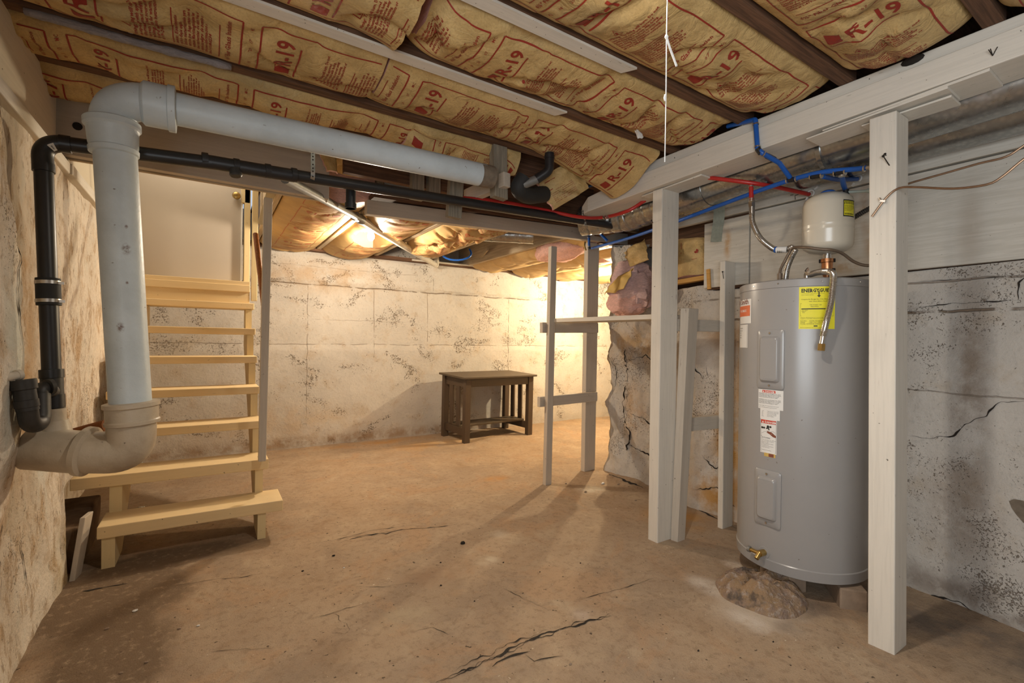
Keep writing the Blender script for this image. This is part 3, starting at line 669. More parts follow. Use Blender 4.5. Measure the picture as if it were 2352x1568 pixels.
rail((2.228, 1.735, .630), (2.62, 1.70, .628), .035, .078, M['greyx'], 'lower cross rail running from the leaning stud to the heater side stud')
mb = MB(); mb.hexa([(2.215, 1.78, 1.243), (2.45, 1.78, 1.243), (2.45, 2.90, 1.253), (2.235, 2.90, 1.253), (2.215, 1.78, 1.272), (2.45, 1.78, 1.272), (2.45, 2.90, 1.282), (2.235, 2.90, 1.282)])
one('shelf_plank', mb, M['whitey'], 'long white shelf plank bridging the two support frames', 'shelf', None, .002)
mb = MB(); q = PX(1551, 745, 2.30); mb.bar(q+np.array([0, 0, -.05]), q+np.array([0, 0, .05]), .018, .03, (1, 0, 0)); one('bracket', mb, M['paper'], 'small white bracket tucked behind the middle post', 'bracket', None, .002)
# shims on post heads
def shim(p, q, w, h0, m, label):
    p = np.array(p, float); q = np.array(q, float); mb = MB()
    mb.hexa([(p[0]-w/2, p[1], p[2]), (p[0]+w/2, p[1], p[2]), (q[0]+w/2, q[1], q[2]), (q[0]-w/2, q[1], q[2]), (p[0]-w/2, p[1], p[2]+h0), (p[0]+w/2, p[1], p[2]+h0), (q[0]+w/2, q[1], q[2]+h0*.5), (q[0]-w/2, q[1], q[2]+h0*.5)])
    return one('shim', mb, m, label, 'shim', None, .001)
shim((2.125, .52, 1.964), (2.125, .96, 1.950), .13, .010, M['whitey'], 'split wooden shim lying on the nearest post head, left lower one')
shim((2.14, .42, 1.975), (2.14, .90, 1.962), .16, .010, M['whitey'], 'wide wooden shim under the beam sticking out right of the nearest post')
shim((2.15, .52, 1.9475), (2.15, .78, 1.9465), .10, .008, M['whitey'], 'small thin shim directly on the nearest post head')
shim((2.155, 1.47, 1.956), (2.155, 1.86, 1.947), .13, .009, M['whitey'], 'thin wooden shim between the beam and the middle post head')

# ------------------------------------------------------------------ insulation batts
WARN = "Warning: This facing will burn. Do not\nleave exposed. Cover with approved\nbuilding material in contact with facing.\nKeep open flame and heat sources away\nfrom facing. See package for warning,\nfire hazard and installation instructions or\ncall 1-419-248-8234"
ADV = "Advertencia: Este revestimiento\narde. No lo deje expuesto.\nCubralo con material aprobado para\nconstruccion que haga contacto con el\nrevestimiento. Mantenga alejadas las\nllamas y otras fuentes de calor. Vea el\nempaque para peligro de incendio e\ninstrucciones o informacion o\nllame al 1-419-248-8234"
_panel = {}
def panel(w):
    """one repeat of the printing; a = across (0..w, reading direction), s = along the roll"""
    if w in _panel: return _panel[w]
    out = []
    def put(V, F, a, s): out.append((np.c_[V[:, 0]+a, -V[:, 1]+s], F))
    def ln(s0, a0, s1, a1, th=.0055):
        n = max(2, int(max(abs(s1-s0), abs(a1-a0))/.008)); P = [(a0+(a1-a0)*i/n, s0+(s1-s0)*i/n) for i in range(n+1)]
        V, F = line2d(P, th); out.append((V, [q[::-1] for q in F]))
    ln(0, 0, 0, w); ln(.505, 0, .505, w); ln(0, 0, .505, 0, .004); ln(0, w, .505, w, .0045)
    k = w/.29
    V, F = rect2d(0, 0, .052*k, .05, .006); V[:, 0] += V[:, 1]*.15; put(V, F, .02*k, .108)
    put(*dense(text2d('R-19', .080*min(1, k*1.05), .022)), .096*k, .104); ln(.125, .02*k, .125, .235*k)
    tri = line2d([(0, 0), (.034, 0), (.017, .028)], .004, True); put(*tri, .07*k, .2); put(*disc2d(.0, 0, .0045, 8, .007), .087*k, .192)
    put(*text2d('Warning: This facing will burn. Do not', .0152*k, .03), .025*k, .216)
    put(*text2d(WARN.split('\n', 1)[1], .0134*k, .03, 'LEFT', .92), .025*k, .229)
    ln(.312, .02*k, .312, .22*k, .003)
    put(*text2d(ADV, .0134*k, .03, 'LEFT', .92), .025*k, .326)
    ln(.442, .03*k, .442, .22*k, .003); put(*text2d('6\u00bc" Fiber Glass Insulation', .0225*k, .02), .03*k, .474)
    for i, c in enumerate(('A2', '08', '20', '07', 'MC')): put(*text2d(c, .016, .004), (.0+.062*i)*k, .538)
    _panel[w] = out; return out
def batt(x0, x1, y0, y1, z0, sag, seed, s0=None, label='', alongY=False, rev=False, hole=None, endlift=(0, 0), top=2.24, wr=1., group=None, mats=None, prints=True, zfn=None, shift=0):
    """a kraft-faced batt; long direction x0..x1, width y0..y1 (swapped when alongY)"""
    rg = random.Random(seed); folds = []
    if not alongY:
        for _ in range(max(2, int((x1-x0)*3.2))):
            a = rg.uniform(-.95, .95); folds.append((rg.uniform(x0, x1), (y0+y1)/2+rg.uniform(-.1, .1), math.cos(a), math.sin(a), rg.choice((-1, 1))*rg.uniform(.003, .0085)))
    def f(x, y):
        v = (y-y0)/(y1-y0); v = min(1, max(0, v))
        prof = math.sin(PI*v)**.62
        sg = sag*(1+.28*nz(x*2.1, seed, 1)+.12*nz(x*6, seed, 4))
        w = .011*nz(x*5, y*7, seed)+.006*nz(x*13, y*16, seed+3)
        c = abs(nz(x*3.1+.8*y*(seed % 3-1), y*4.7, seed+9)); w += .022*max(0, .14-c)/.14*(.3+prof)
        w -= .006*abs(math.sin(x*PI/.16+seed))*max(0, 1-4*abs(v-.5))*.3
        for (xc, yc_, ca, sa, hh) in folds:
            d = (x-xc)*ca+(y-yc_)*sa
            w += hh*(math.tanh(d/.012)*math.exp(-abs(d)/.09)-1.1*math.exp(-(d/.010)**2))
        e = 0
        if endlift[0]: e += endlift[0]*max(0, 1-(x-x0)/.12)**2
        if endlift[1]: e += endlift[1]*max(0, 1-(x1-x)/.12)**2
        z = z0-sg*prof+w*wr*prof+e
        if zfn: z += zfn(x, y)
        return z
    W = (lambda x, y, z: (y, x, z)) if alongY else (lambda x, y, z: (x, y, z))
    nx = int((x1-x0)/.014)+1; ny = int((y1-y0)/.013)+1
    XS = np.linspace(x0, x1, nx); YS = y0+(y1-y0)*(.5-.5*np.cos(np.linspace(0, PI, ny)))
    mb = MB(); ZG = np.array([[f(x, y) for y in YS] for x in XS]); G = [[W(x, y, ZG[i, j]) for j, y in enumerate(YS)] for i, x in enumerate(XS)]
    if hole is None: mb.grid(G, 0, True, not alongY)
    else:
        A = np.array(G); a, b = A.shape[:2]; F = []
        for i in range(a-1):
            for j in range(b-1):
                if hole(XS[i], YS[j]): continue
                q = (i*b+j, (i+1)*b+j, (i+1)*b+j+1, i*b+j+1); F.append(q if alongY else q[::-1])
        mb.add(A.reshape(-1, 3), F, 0, True)
    # sides, ends and top so that the batt is a solid body
    mb.grid([[W(x, y0, f(x, y0)), W(x, y0, top)] for x in XS], 0, True); mb.grid([[W(x, y1, f(x, y1)), W(x, y1, top)] for x in XS], 0, True)
    mb.grid([[W(x0, y, f(x0, y)), W(x0, y, top)] for y in YS], 2, True); mb.grid([[W(x1, y, f(x1, y)), W(x1, y, top)] for y in YS], 2, True)
    mb.add([W(x0, y0, top), W(x1, y0, top), W(x1, y1, top), W(x0, y1, top)], [(0, 1, 2, 3)], 2)
    if s0 is not None:
        w = min(.29, (y1-y0)*.72); yc = (y0+y1)/2+w/2-.0+shift; xp = s0
        while xp > x0-.5: xp -= .56
        while xp < x1:
            for V, F in panel(round(w, 3)):
                a = V[:, 0]; s_ = V[:, 1]
                if rev: X = xp+.505-s_; Y = yc-w+a
                else: X = xp+s_; Y = yc-a
                if X.min() < x0+.01 or X.max() > x1-.01:
                    ok = (X > x0+.01) & (X < x1-.01); F = [q for q in F if all(ok[i] for i in q)]
                    if not F: continue
                if hole is not None: F = [q for q in F if not any(hole(X[i], Y[i]) for i in q)]
                xc_ = np.clip(X, x0, x1); yc2 = np.clip(Y, y0, y1)
                i_ = np.clip(np.searchsorted(XS, xc_)-1, 0, nx-2); j_ = np.clip(np.searchsorted(YS, yc2)-1, 0, ny-2)
                u_ = (xc_-XS[i_])/(XS[i_+1]-XS[i_]); v_ = (yc2-YS[j_])/(YS[j_+1]-YS[j_])
                zz = ZG[i_, j_]*(1-u_)*(1-v_)+ZG[i_+1, j_]*u_*(1-v_)+ZG[i_, j_+1]*(1-u_)*v_+ZG[i_+1, j_+1]*u_*v_-.0018
                P = np.c_[Y, X, zz] if alongY else np.c_[X, Y, zz]
                mb.add(P, [q for q in F], 1)
            xp += .56
    return one('insulation_batt', mb, mats or [M['kraft'], M['ink'], M['pink']], label, 'insulation', group or 'kraft faced insulation batts between the joists')
jw = .031
def bay(i): return JY[i]+jw, JY[i+1]-jw
ZB = 2.150
def gap(x): return 0
batt(-.55, 2.085, *bay(0), ZB, .07, 13, .1, 'paper faced batt at the extreme top right corner above the beam', endlift=(0, .03))
batt(-.55, 2.08, *bay(1), ZB, .066, 1, 1.60, 'fat paper faced batt with the largest lettering, nearest the top right corner', endlift=(0, .05))
batt(-.55, 2.08, *bay(2), ZB, .060, 2, .90, 'paper faced batt that the pull string hangs in front of', endlift=(0, .04))
batt(-.55, .525, *bay(3), ZB, .055, 3, .19, 'torn paper faced batt stopping short at the top centre tear', endlift=(0, -.025))
batt(.575, 2.08, *bay(3), ZB, .058, 4, .815, 'creased paper faced batt right of the top centre tear, between the white strips', endlift=(.045, .03), wr=1.5)
batt(-.55, .545, *bay(4), ZB, .055, 5, .137, 'paper faced batt above the big pipe elbow, left of the split seam', endlift=(0, .012))
def droop(x, y): return -.13*sstep(1.35, 2.0, x)*sstep(1.65, 2.05, y)
batt(.555, 2.02, *bay(4), ZB, .055, 6, .697-.005, 'paper faced batt right of the split seam, drooping onto the beam', endlift=(.015, -.03), zfn=droop)
batt(-.55, .82, *bay(5), ZB, .068, 7, .143, 'narrow paper faced batt directly over the white pipe elbow')
batt(.80, 1.42, *bay(5), ZB-.02, .09, 8, .99, 'crumpled batt with upside down lettering by the vertical wood block', rev=True, wr=2.2, endlift=(.04, -.02))
batt(-.56, .55, 2.442, 2.70, ZB-.01, .075, 9, -.06, 'batt tucked between the last joist and the stair header')
mb = MB(); mb.tube(spline([(-.50, 2.085, 2.125), (-.36, 2.07, 2.118), (-.2, 2.075, 2.12), (-.05, 2.07, 2.122), (.06, 2.075, 2.128)], .02), [.012+.008*abs(nz(i*.7, 2)) for i in range(len(spline([(-.50, 2.085, 2.125), (-.36, 2.07, 2.118), (-.2, 2.075, 2.12), (-.05, 2.07, 2.122), (.06, 2.075, 2.128)], .02)))], 10)
one('insulation_tuft', mb, M['greyfluff'], 'long grey fluffy strip squeezed out beside the dark joist at upper left', 'insulation')
mb = MB(); q = PY(300, 69, 2.055); a_ = np.linspace(0, 2*PI, 17); mb.tube([q+np.array([.011*math.cos(b), -.004, .009*math.sin(b)]) for b in a_], .0045, 8); one('ring', mb, M['paper'], 'small white ring stuck on the dark joist at upper left', 'ring')
# torn hanging flap by the black drain
def flap(name, pts, label, mats=('kraft', 'pink'), seed=0, th=.02, nu=14, nv=12, rough=.02, prints=None):
    """a bent sheet of batt through a 4-corner patch (corners: tl,tr,bl,br) pulled out by noise"""
    tl, tr, bl, br = [np.array(p, float) for p in pts]; G = []; H = []
    n = np.cross(tr-tl, bl-tl); n /= np.linalg.norm(n)
    if n @ (EYE-tl) < 0: n = -n
    def S(u, v): 
        p = tl*(1-u)*(1-v)+tr*u*(1-v)+bl*(1-u)*v+br*u*v
        return p+n*rough*(math.sin(PI*u)*1.2+1.2*nz(u*3, v*3, seed)+.5*nz(u*9, v*9, seed+2))
    def E(u, v): return S(u+.03*nz(v*5, seed)*(1 if u in (0, 1) else 0), v)
    for i in range(nu): G.append([E(i/(nu-1), j/(nv-1)) for j in range(nv)]); H.append([g-n*th*(1+.8*nz(i*.5, j*.5, seed)) for j, g in enumerate(G[-1])])
    mb = MB(); mb.grid(G, 0); mb.grid(H, 1)
    for a, b in ((0, None), (nu-1, None)): mb.grid([[G[a][j], H[a][j]] for j in range(nv)], 1)
    for j in (0, nv-1): mb.grid([[G[i][j], H[i][j]] for i in range(nu)], 1)
    if prints:
        for V, F in prints: mb.add([S(a, b)+n*.002 for a, b in V], F, 2)
    return one('insulation_flap', mb, [M[mats[0]], M[mats[1]], M['ink']], label, 'insulation')
pr = []
for k in range(7):
    V, F = text2d('Cover with approved build', .085); pr.append((np.c_[V[:, 0]*.62+.1, .86-k*.055-V[:, 1]*.5-.0], F))
pr.append(line2d([(.06, .45), (.95, .47)], .02)); pr.append(line2d([(.1, .2), (.9, .22)], .02))
flap('f', (PY(1228, 416, 2.14), PY(1312, 368, 2.08), PY(1272, 482, 2.12), PY(1352, 432, 2.02)), 'torn paper faced flap hanging down beside the black elbow', seed=3, rough=.035, prints=pr)
flap('f', (PY(1300, 372, 2.12), PY(1400, 372, 1.98), PY(1330, 412, 2.12), PY(1432, 425, 1.98)), 'scrap of paper facing curling behind the hanging flap', seed=5, rough=.03)
flap('f', (PZ(1455, 290, 2.115), PZ(1470, 288, 2.115), PZ(1462, 312, 2.09), PZ(1478, 315, 2.09)), 'small white paper scrap stuck to the joist above the hanging flap', ('paper', 'paper'), 9, .004, 6, 6, .012)
flap('f', (PY(735, 352, 2.6), PY(770, 345, 2.6), PY(752, 392, 2.6), PY(776, 398, 2.6)), 'small pink tuft hanging behind the pipe strap', ('kraft', 'pink'), 6, .02, 6, 6, .02)

# far room batts: joists run along Y
FJ = [.36, .92, 1.50, 2.06, 2.62, 3.2, 3.8, 4.4, 5.0]
for i, x in enumerate(FJ):
    mb = MB(); z = 2.005
    mb.box((x-.02, 3.0, z), (x+.02, 5.25, 2.33))
    tag(obj('floor_joist', mb, M['tany'], None, .003), ['pale ceiling joist over the stair side of the far room', 'pale joist left of the glowing far lamp', 'pale joist right of the glowing far lamp', 'pale joist bordering the open dark bay on its left', 'pale joist bordering the open dark bay on its right',
        'pale joist above the shelf frame posts', 'pale joist right of the shelf frame top', 'pale joist deep in the side room near the second lamp', 'pale joist deepest in the side room'][i], 'joist', 'far room joists')
def fb(i, sag, seed, label, **k): return batt(3.02 if 'a' not in k else k.pop('a'), k.pop('b', 5.03), FJ[i]+jw, FJ[i+1]-jw, 2.02, sag, seed, k.pop('s', None), label, alongY=True, top=2.28, group='kraft faced batts of the far room', mats=k.pop('mats', [M['kraftL'], M['inkf'], M['pink']]), **k)
fb(0, .075, 21, 'lamp lit paper faced batt sagging above the far wall beside the stairs', s=3.3, wr=.3)
hole = lambda x, y: ((x-3.98)/.30)**2+((y-1.17)/.17)**2 < 1+.35*nz(x*9, y*9, 3)
fb(1, .085, 22, 'torn paper faced batt around the glowing far lamp', s=3.1, hole=hole, wr=.32, mats=[M['kraftL'], M['inkf'], M['paper']])
fb(2, .095, 23, 'bunched crumpled paper batt right of the glowing far lamp', wr=3.2, b=4.35, s=3.2)
fb(4, .07, 24, 'paper faced batt lit from the side room, left one above the shelf frame', wr=.6)
fb(5, .08, 25, 'paper faced batt lit from the side room, above the right frame post', wr=.6)
fb(6, .08, 26, 'bright paper faced batt near the second lamp in the side room', wr=.6)
fb(7, .08, 27, 'deepest paper faced batt in the side room ceiling', wr=.6)
batt(.57, 2.05, 2.66, 2.92, 2.10, .03, 28, None, 'dark batt strip behind the white pipe and the rim board', wr=1.5)
def lump(name, c, r, m, label, cat, seed, amp=.25, nu=26, nv=16, sq=1.):
    mb = MB(); G = []
    for i in range(nu+1):
        a = 2*PI*i/nu; row = []
        for j in range(nv+1):
            b = -PI/2+PI*j/nv
            d = np.array([math.cos(b)*math.cos(a), math.cos(b)*math.sin(a), math.sin(b)])
            d = np.sign(d)*np.abs(d)**sq
            k = 1+amp*(nz(*(d*1.7+seed))+.5*nz(*(d*4+seed))+.25*nz(*(d*9+seed)))
            row.append(np.array(c)+d*np.array(r)*k)
        G.append(row)
    G[-1] = G[0]; mb.grid(G); return one(name, mb, m, label, cat)
for q, r, lab, m in ((PY(1285, 583, 3.5), (.20, .30, .10), 'roll of pink fibreglass stuffed above the shelf frame, left one', 'pink'), (PY(1372, 592, 3.7), (.20, .3, .10), 'roll of pink fibreglass stuffed above the right frame post', 'pink')):
    lump('insulation_roll', q+np.array([0, 0, .03]), r, M[m], lab, 'insulation', q[0]*3, .18)

# insulation spilling over the end of the stone wall
t = thing('insulation_bundle', 'torn pink batt with yellow paper slumped on the stone wall end', 'insulation', (2.80, 2.68, 1.27))
def lump_part(name, c, r, m, seed, amp=.3, lab=None):
    mb = MB(); nu, nv = 30, 20; G = []
    for i in range(nu+1):
        a = 2*PI*i/nu; row = []
        for j in range(nv+1):
            b = -PI/2+PI*j/nv; d = np.array([math.cos(b)*math.cos(a), math.cos(b)*math.sin(a), math.sin(b)])
            d = np.sign(d)*np.abs(d)**.75
            k = 1+amp*(nz(*(d*1.5+seed))+.6*nz(*(d*4+seed))+.3*nz(*(d*11+seed)))
            row.append(np.array(c)+d*np.array(r)*k)
        G.append(row)
    G[-1] = G[0]; mb.grid(G); o = obj(name, mb, m, t); 
    if lab: o['label'] = lab
lump_part('fibreglass', PX(1452, 655, 2.72), (.10, .20, .19), M['mauve'], 3.3)
lump_part('fibreglass', PX(1440, 695, 2.70), (.08, .17, .10), M['pink'], 6.1, .25)
def sheet(name, pts, bulge, m, seed):
    tl, tr, bl, br = [np.array(p, float) for p in pts]; n = np.cross(tr-tl, bl-tl); n /= np.linalg.norm(n)
    if n @ (EYE-tl) < 0: n = -n
    G = [[tl*(1-u)*(1-v)+tr*u*(1-v)+bl*(1-u)*v+br*u*v+n*(bulge*math.sin(PI*u)*math.sin(PI*min(1, v*1.2))+.025*nz(u*3, v*4, seed)) for v in np.linspace(0, 1, 12)] for u in np.linspace(0, 1, 14)]
    H = [[p-n*.004 for p in r] for r in G]
    mb = MB(); mb.grid(G); mb.grid(H)
    for a in (0, -1): mb.grid([[G[a][j], H[a][j]] for j in range(12)])
    for j in (0, -1): mb.grid([[G[i][j], H[i][j]] for i in range(14)])
    obj(name, mb, m, t)
M['kraftY'] = plain('bright kraft paper', (.62, .40, .11), .6, 0, .18, 9, .3, .4)
sheet('paper_facing', (PX(1432, 580, 2.66), PX(1480, 548, 2.62), PX(1448, 612, 2.60), PX(1490, 596, 2.58)), .05, M['kraft'], 2)
sheet('paper_facing', (PX(1418, 640, 2.68), PX(1455, 615, 2.58), PX(1388, 676, 2.62), PX(1432, 662, 2.55)), .03, M['kraftY'], 5)
flap('f', (PX(1538, 553, 2.80), PX(1630, 545, 2.80), PX(1538, 642, 2.76), PX(1630, 628, 2.78)), 'wrinkled paper faced batt filling the gap in the right wall', ('kraft', 'pink'), 8, .10, 16, 14, .022,
     [line2d([(.35, .1), (.36, .62)], .012), line2d([(0.02, .62), (.9, .55)], .010), disc2d(.75, .38, .06, 12)])
mb = MB(); mb.bar(PX(1535, 652, 2.77), PX(1632, 636, 2.77), .05, .03); mb.bar(PX(1627, 618, 2.678), PX(1629, 664, 2.678), .024, .012, (1, 0, 0)); one('sill_stick', mb, wood('orange bare pine', (.62, .33, .08), 1, .7), 'orange bare wood sill inside the gap in the right wall', 'stick', None, .002)

# ------------------------------------------------------------------ white cast iron drain
wy = 2.02; wr_ = .058
t = thing('soil_pipe', 'large white painted cast iron drain pipe with bell joints', 'pipe', (-.22, wy, .66))
a0 = PY(300, 925, wy); a1 = PY(262, 300, wy)
mb = MB(); mb.tube([a0, a1], wr_, 32); obj('vertical_pipe', mb, M['iron'], t)
ax = (a0-a1)/np.linalg.norm(a0-a1)
mb = MB(); mb.lathe(PY(258, 278, wy), [(0, .072), (.004, .076), (.022, .076), (.028, .070), (.03, .069), (.08, .066), (.09, .064), (.094, .067), (.108, .066), (.112, .059)], ax, 36); obj('hub', mb, M['iron'], t)
e1 = PY(258, 290, wy); h0 = PY(330, 236, wy); h1 = PY(402, 250, wy)
elb = bendpath([e1, PY(254, 229, wy), h0], .16, 14); mb = MB(); mb.tube(elb, .060, 32); obj('top_elbow', mb, M['iron'], t)
dh = (PY(1110, 402, wy)-h1); dh /= np.linalg.norm(dh)
mb = MB(); mb.lathe(PY(322, 235, wy), [(0, .058), (.01, .070), (.012, .072), (.075, .072), (.078, .077), (.098, .077), (.10, .06)], dh, 36); obj('hub', mb, M['iron'], t)
mb = MB(); mb.tube([h1-dh*.02, PY(1112, 403, wy)], .0545, 32); obj('horizontal_run', mb, M['iron'], t)
mb = MB(); mb.lathe(PY(1100, 401, wy), [(0, .0555), (.04, .0556), (.075, .054)], dh, 28); obj('pipe_end', mb, M['hole'], t, label='bare unpainted pipe end')
b0 = PY(302, 922, wy)
mb = MB(); mb.lathe(b0, [(0, .068), (.003, .078), (.016, .078), (.020, .072), (.06, .072), (.064, .076), (.074, .075), (.078, .066)], ax, 36); obj('hub', mb, M['ironold'], t)
q0 = PY(303, 955, wy); q1 = PY(302, 1040, wy+.01); q2 = PY(170, 1037, wy+.03); q3 = PY(70, 1028, wy+.07)
mb = MB(); mb.tube(bendpath([q0, q1, q2, q3], .10, 12), .068, 32); obj('bottom_elbow', mb, M['ironold'], t)
dd = (q3-q2)/np.linalg.norm(q3-q2); mb = MB(); c = PY(200, 1036, wy+.02)
mb.lathe(c-dd*.01, [(0, .071), (.004, .080), (.02, .080), (.026, .070)], dd, 36); obj('flange', mb, M['ironold'], t)
mb = MB(); mb.tube([PY(128, 1022, 2.085), PY(124, 965, 2.085)], [.052, .036], 24); mb.tube([PY(124, 972, 2.085), PY(123, 938, 2.085)], .031, 24); obj('cement_collar', mb, M['ironold'], t)
mb = MB(); mb.tube([PY(165, 1000, 2.20), PY(245, 978, 2.16)], .024, 14); one('rusty_stub', mb, plain('rust', (.30, .12, .05), .9, 0, .3, 30, .2, .5), 'rusty iron stub lying behind the bottom pipe bend', 'pipe')

# ------------------------------------------------------------------ black plastic drain line
ky = 2.125; kr = .0245
t = thing('drain_line', 'black plastic drain line turning along under the ceiling', 'pipe', (-.43, ky, .75))
k0 = PY(122, 945, ky-.03); k1 = PY(100, 385, ky); k2 = PY(150, 331, ky); k3 = PY(1462, 527, 2.30)
mb = MB(); mb.tube([k0, k1], kr, 24); obj('vertical_pipe', mb, M['abs'], t)
mb = MB(); mb.tube(bendpath([k1+(k1-PY(100, 330, ky))*.1, PY(95, 325, ky), k2], .09, 12), .0275, 24); obj('elbow', mb, M['abs'], t)
mb = MB(); mb.tube([k2-np.array([.01, 0, 0]), PY(540, 381, 2.13)], kr, 24); mb.tube([PY(540, 381, 2.13), k3], kr*1.0, 24); obj('horizontal_pipe', mb, M['abs'], t)
dk = (k3-k2)/np.linalg.norm(k3-k2); dv = (k0-k1)/np.linalg.norm(k0-k1)
def collar(c, d, r, w, m='abs', nm='coupling'):
    mb = MB(); mb.lathe(np.array(c)-np.array(d)*w/2, [(0, kr), (.001, r), (w-.001, r), (w, kr)], d, 26); return obj(nm, mb, M[m], t)
collar(k2, dk, .0285, .03); collar(k1, dv, .0285, .03)
for px_, py_ in ((471, 368), (543, 381), (615, 393), (675, 402)): collar(PY(px_, py_, 2.13), dk, .0285, .022)
mb = MB(); mb.tube([PY(470, 370, 2.13), PY(676, 404, 2.13)], .0262, 24); obj('tee_body', mb, M['abs'], t)
mb = MB(); c = PY(540, 388, 2.12); mb.lathe(c, [(0, .02), (.025, .022), (.03, .018)], (.1, -.15, -1), 18); obj('cleanout_plug', mb, M['absdust'], t)
c = k1+(k0-k1)*.51; mb = MB(); mb.lathe(c-dv*.045, [(0, kr), (.001, .031), (.089, .031), (.09, kr)], dv, 28); rb = obj('rubber_coupling', mb, M['rubber'], t)
for s_ in (-.030, .030):
    mb = MB(); mb.lathe(c+dv*s_-dv*.006, [(0, .031), (.0005, .0325), (.0115, .0325), (.012, .031)], dv, 28); q = c+dv*s_+np.array([.03, -.012, 0]); mb.bar(q-np.array([.008, 0, 0]), q+np.array([.012, 0, 0]), .008, .009)
    obj('hose_clamp', mb, M['steel'], rb)
c = k1+(k0-k1)*.92; collar(c-dv*.06, dv, .031, .03); collar(c+dv*.03, dv, .031, .045, 'abs')
mb = MB(); mb.tube([c-dv*.06, c+dv*.04], .0285, 24); mb.tube([c, c+np.array([.0, -.055, .012])], .022, 20); obj('tee_body', mb, M['absdust'], t)
E_ = bendpath([k1+(k1-PY(100, 330, ky))*.1, PY(95, 325, ky), k2], .09, 12); G = []
for i in range(7, 11):
    tg_ = E_[i+1]-E_[i-1]; tg_ /= np.linalg.norm(tg_); n1 = EYE-E_[i]; n1 = n1-tg_*(n1@tg_); n1 /= np.linalg.norm(n1); n2 = np.cross(tg_, n1)
    G.append([E_[i]+.0281*(math.cos(b)*n1+math.sin(b)*n2) for b in np.linspace(-.15, .75, 5)])
mb = MB(); mb.grid(G)
for k in range(8): q_ = .06+.1*k; A_ = [G[1][j]*(1-q_)+G[2][j]*q_+(EYE-G[1][j])*.0004 for j in (1, 3)]; B_ = [a+(G[2][j]-G[1][j])*.05 for a, j in zip(A_, (1, 3))]; mb.add([A_[0], B_[0], B_[1], A_[1]], [(0, 1, 2, 3)], 1)
obj('barcode_label', mb, [M['paper'], M['blk']], t, label='pale barcode sticker')
q = PY(806, 425, 2.24); mb = MB(); mb.tube([q, q+np.array([0, 0, -.11])], .022, 20); mb.tube([q+np.array([0, 0, -.085]), q+np.array([0, 0, -.11])], .026, 20); one('drain_stub', mb, M['abs'], 'short black pipe stub hanging below the drain line', 'pipe')
# trap beside the left wall
t = thing('drain_trap', 'black plastic trap with a bend at the left edge', 'trap', (-.45, 1.98, .75))
p0 = PY(52, 872, 1.94); p1 = PY(66, 955, 1.94); p2 = PY(92, 955, 2.0); p3 = PY(93, 905, 2.03)
mb = MB(); mb.tube([p0, p0+(p1-p0)*.85], .0255, 24); obj('inlet', mb, M['absdust'], t)
mb = MB(); mb.lathe(p0-np.array([0, 0, .0]), [(0, .03), (.028, .03), (.03, .026)], (p1-p0), 26); mb.lathe(p0+(p1-p0)*.55, [(0, .0255), (.001, .0275), (.022, .0275), (.023, .0255)], (p1-p0), 24); obj('collar', mb, M['absdust'], t)
mb = MB(); mb.tube(bendpath([p0+(p1-p0)*.7, p1+np.array([.0, .01, -.03]), p2+np.array([0, .01, -.025]), p3], .035, 10), .024, 22); obj('bend', mb, M['absdust'], t)
mb = MB(); mb.tube(bendpath([p3-np.array([0, 0, .01]), p3+np.array([0, 0, .025]), c+np.array([0, -.03, .01])], .02, 8), .0215, 20); mb.lathe(p3+np.array([.012, .012, .02]), [(0, .024), (.001, .026), (.012, .026), (.013, .024)], (.7, .7, .1), 22); obj('outlet', mb, M['absdust'], t)
mb = MB(); mb.tube([PY(-60, 880, 1.85), PY(38, 862, 1.93)], .0125, 16); mb.lathe(PY(36, 862, 1.93), [(0, .0125), (.001, .0155), (.012, .0155)], (PY(38, 862, 1.93)-PY(-60, 880, 1.85)), 16); one('feed_pipe', mb, M['pvc'], 'thin off-white pipe entering at the left edge above the trap', 'pipe')

# straps and hangers
def strap(pts, w, label, m='galv'):
    P = spline(pts, .008); mb = MB(); G = [[p+np.array([-w/2, 0, 0]), p+np.array([w/2, 0, 0])] for p in P]; mb.grid(G); H = [[q+np.array([0, .0015, 0]) for q in r] for r in G]; mb.grid(H)
    mb.grid([[G[i][0], H[i][0]] for i in range(len(P))]); mb.grid([[G[i][1], H[i][1]] for i in range(len(P))])
    for p in P[1::2]: mb.lathe(p+np.array([0, -.0006, 0]), [(0, .003), (.0004, .003)], (0, -1, 0), 8, 1)
    return one('pipe_strap', mb, [M[m], M['dark']], label, 'strap')
c = PY(716, 403, 2.145); s_ = c+np.array([0, -kr-.003, 0])
strap([s_+np.array([0, .012, .15]), s_+np.array([0, .004, .06]), s_+np.array([.0, 0, .01]), s_+np.array([0, .002, -.012]), s_+np.array([0, .016, -.026])], .017, 'perforated metal strap holding the black drain line near the header')
c = PY(1336, 507, 2.27); s_ = c+np.array([0, -kr-.006, 0])
strap([s_+np.array([-.02, .0, .06]), s_+np.array([-.012, 0, .02]), s_+np.array([0, -.004, -.01]), s_+np.array([.006, .004, -.035])], .015, 'loose perforated strap hooked on the drain line by the beam end')
mb = MB(); mb.hexa([(1.245, 2.10, 1.862), (1.328, 2.10, 1.855), (1.328, 2.15, 1.855), (1.245, 2.15, 1.862), (1.235, 2.10, 2.15), (1.318, 2.10, 2.15), (1.318, 2.15, 2.15), (1.235, 2.15, 2.15)])
one('hanger_block', mb, M['rawz'], 'vertical grey wood block hanging beside the white pipe end', 'block', None, .003)
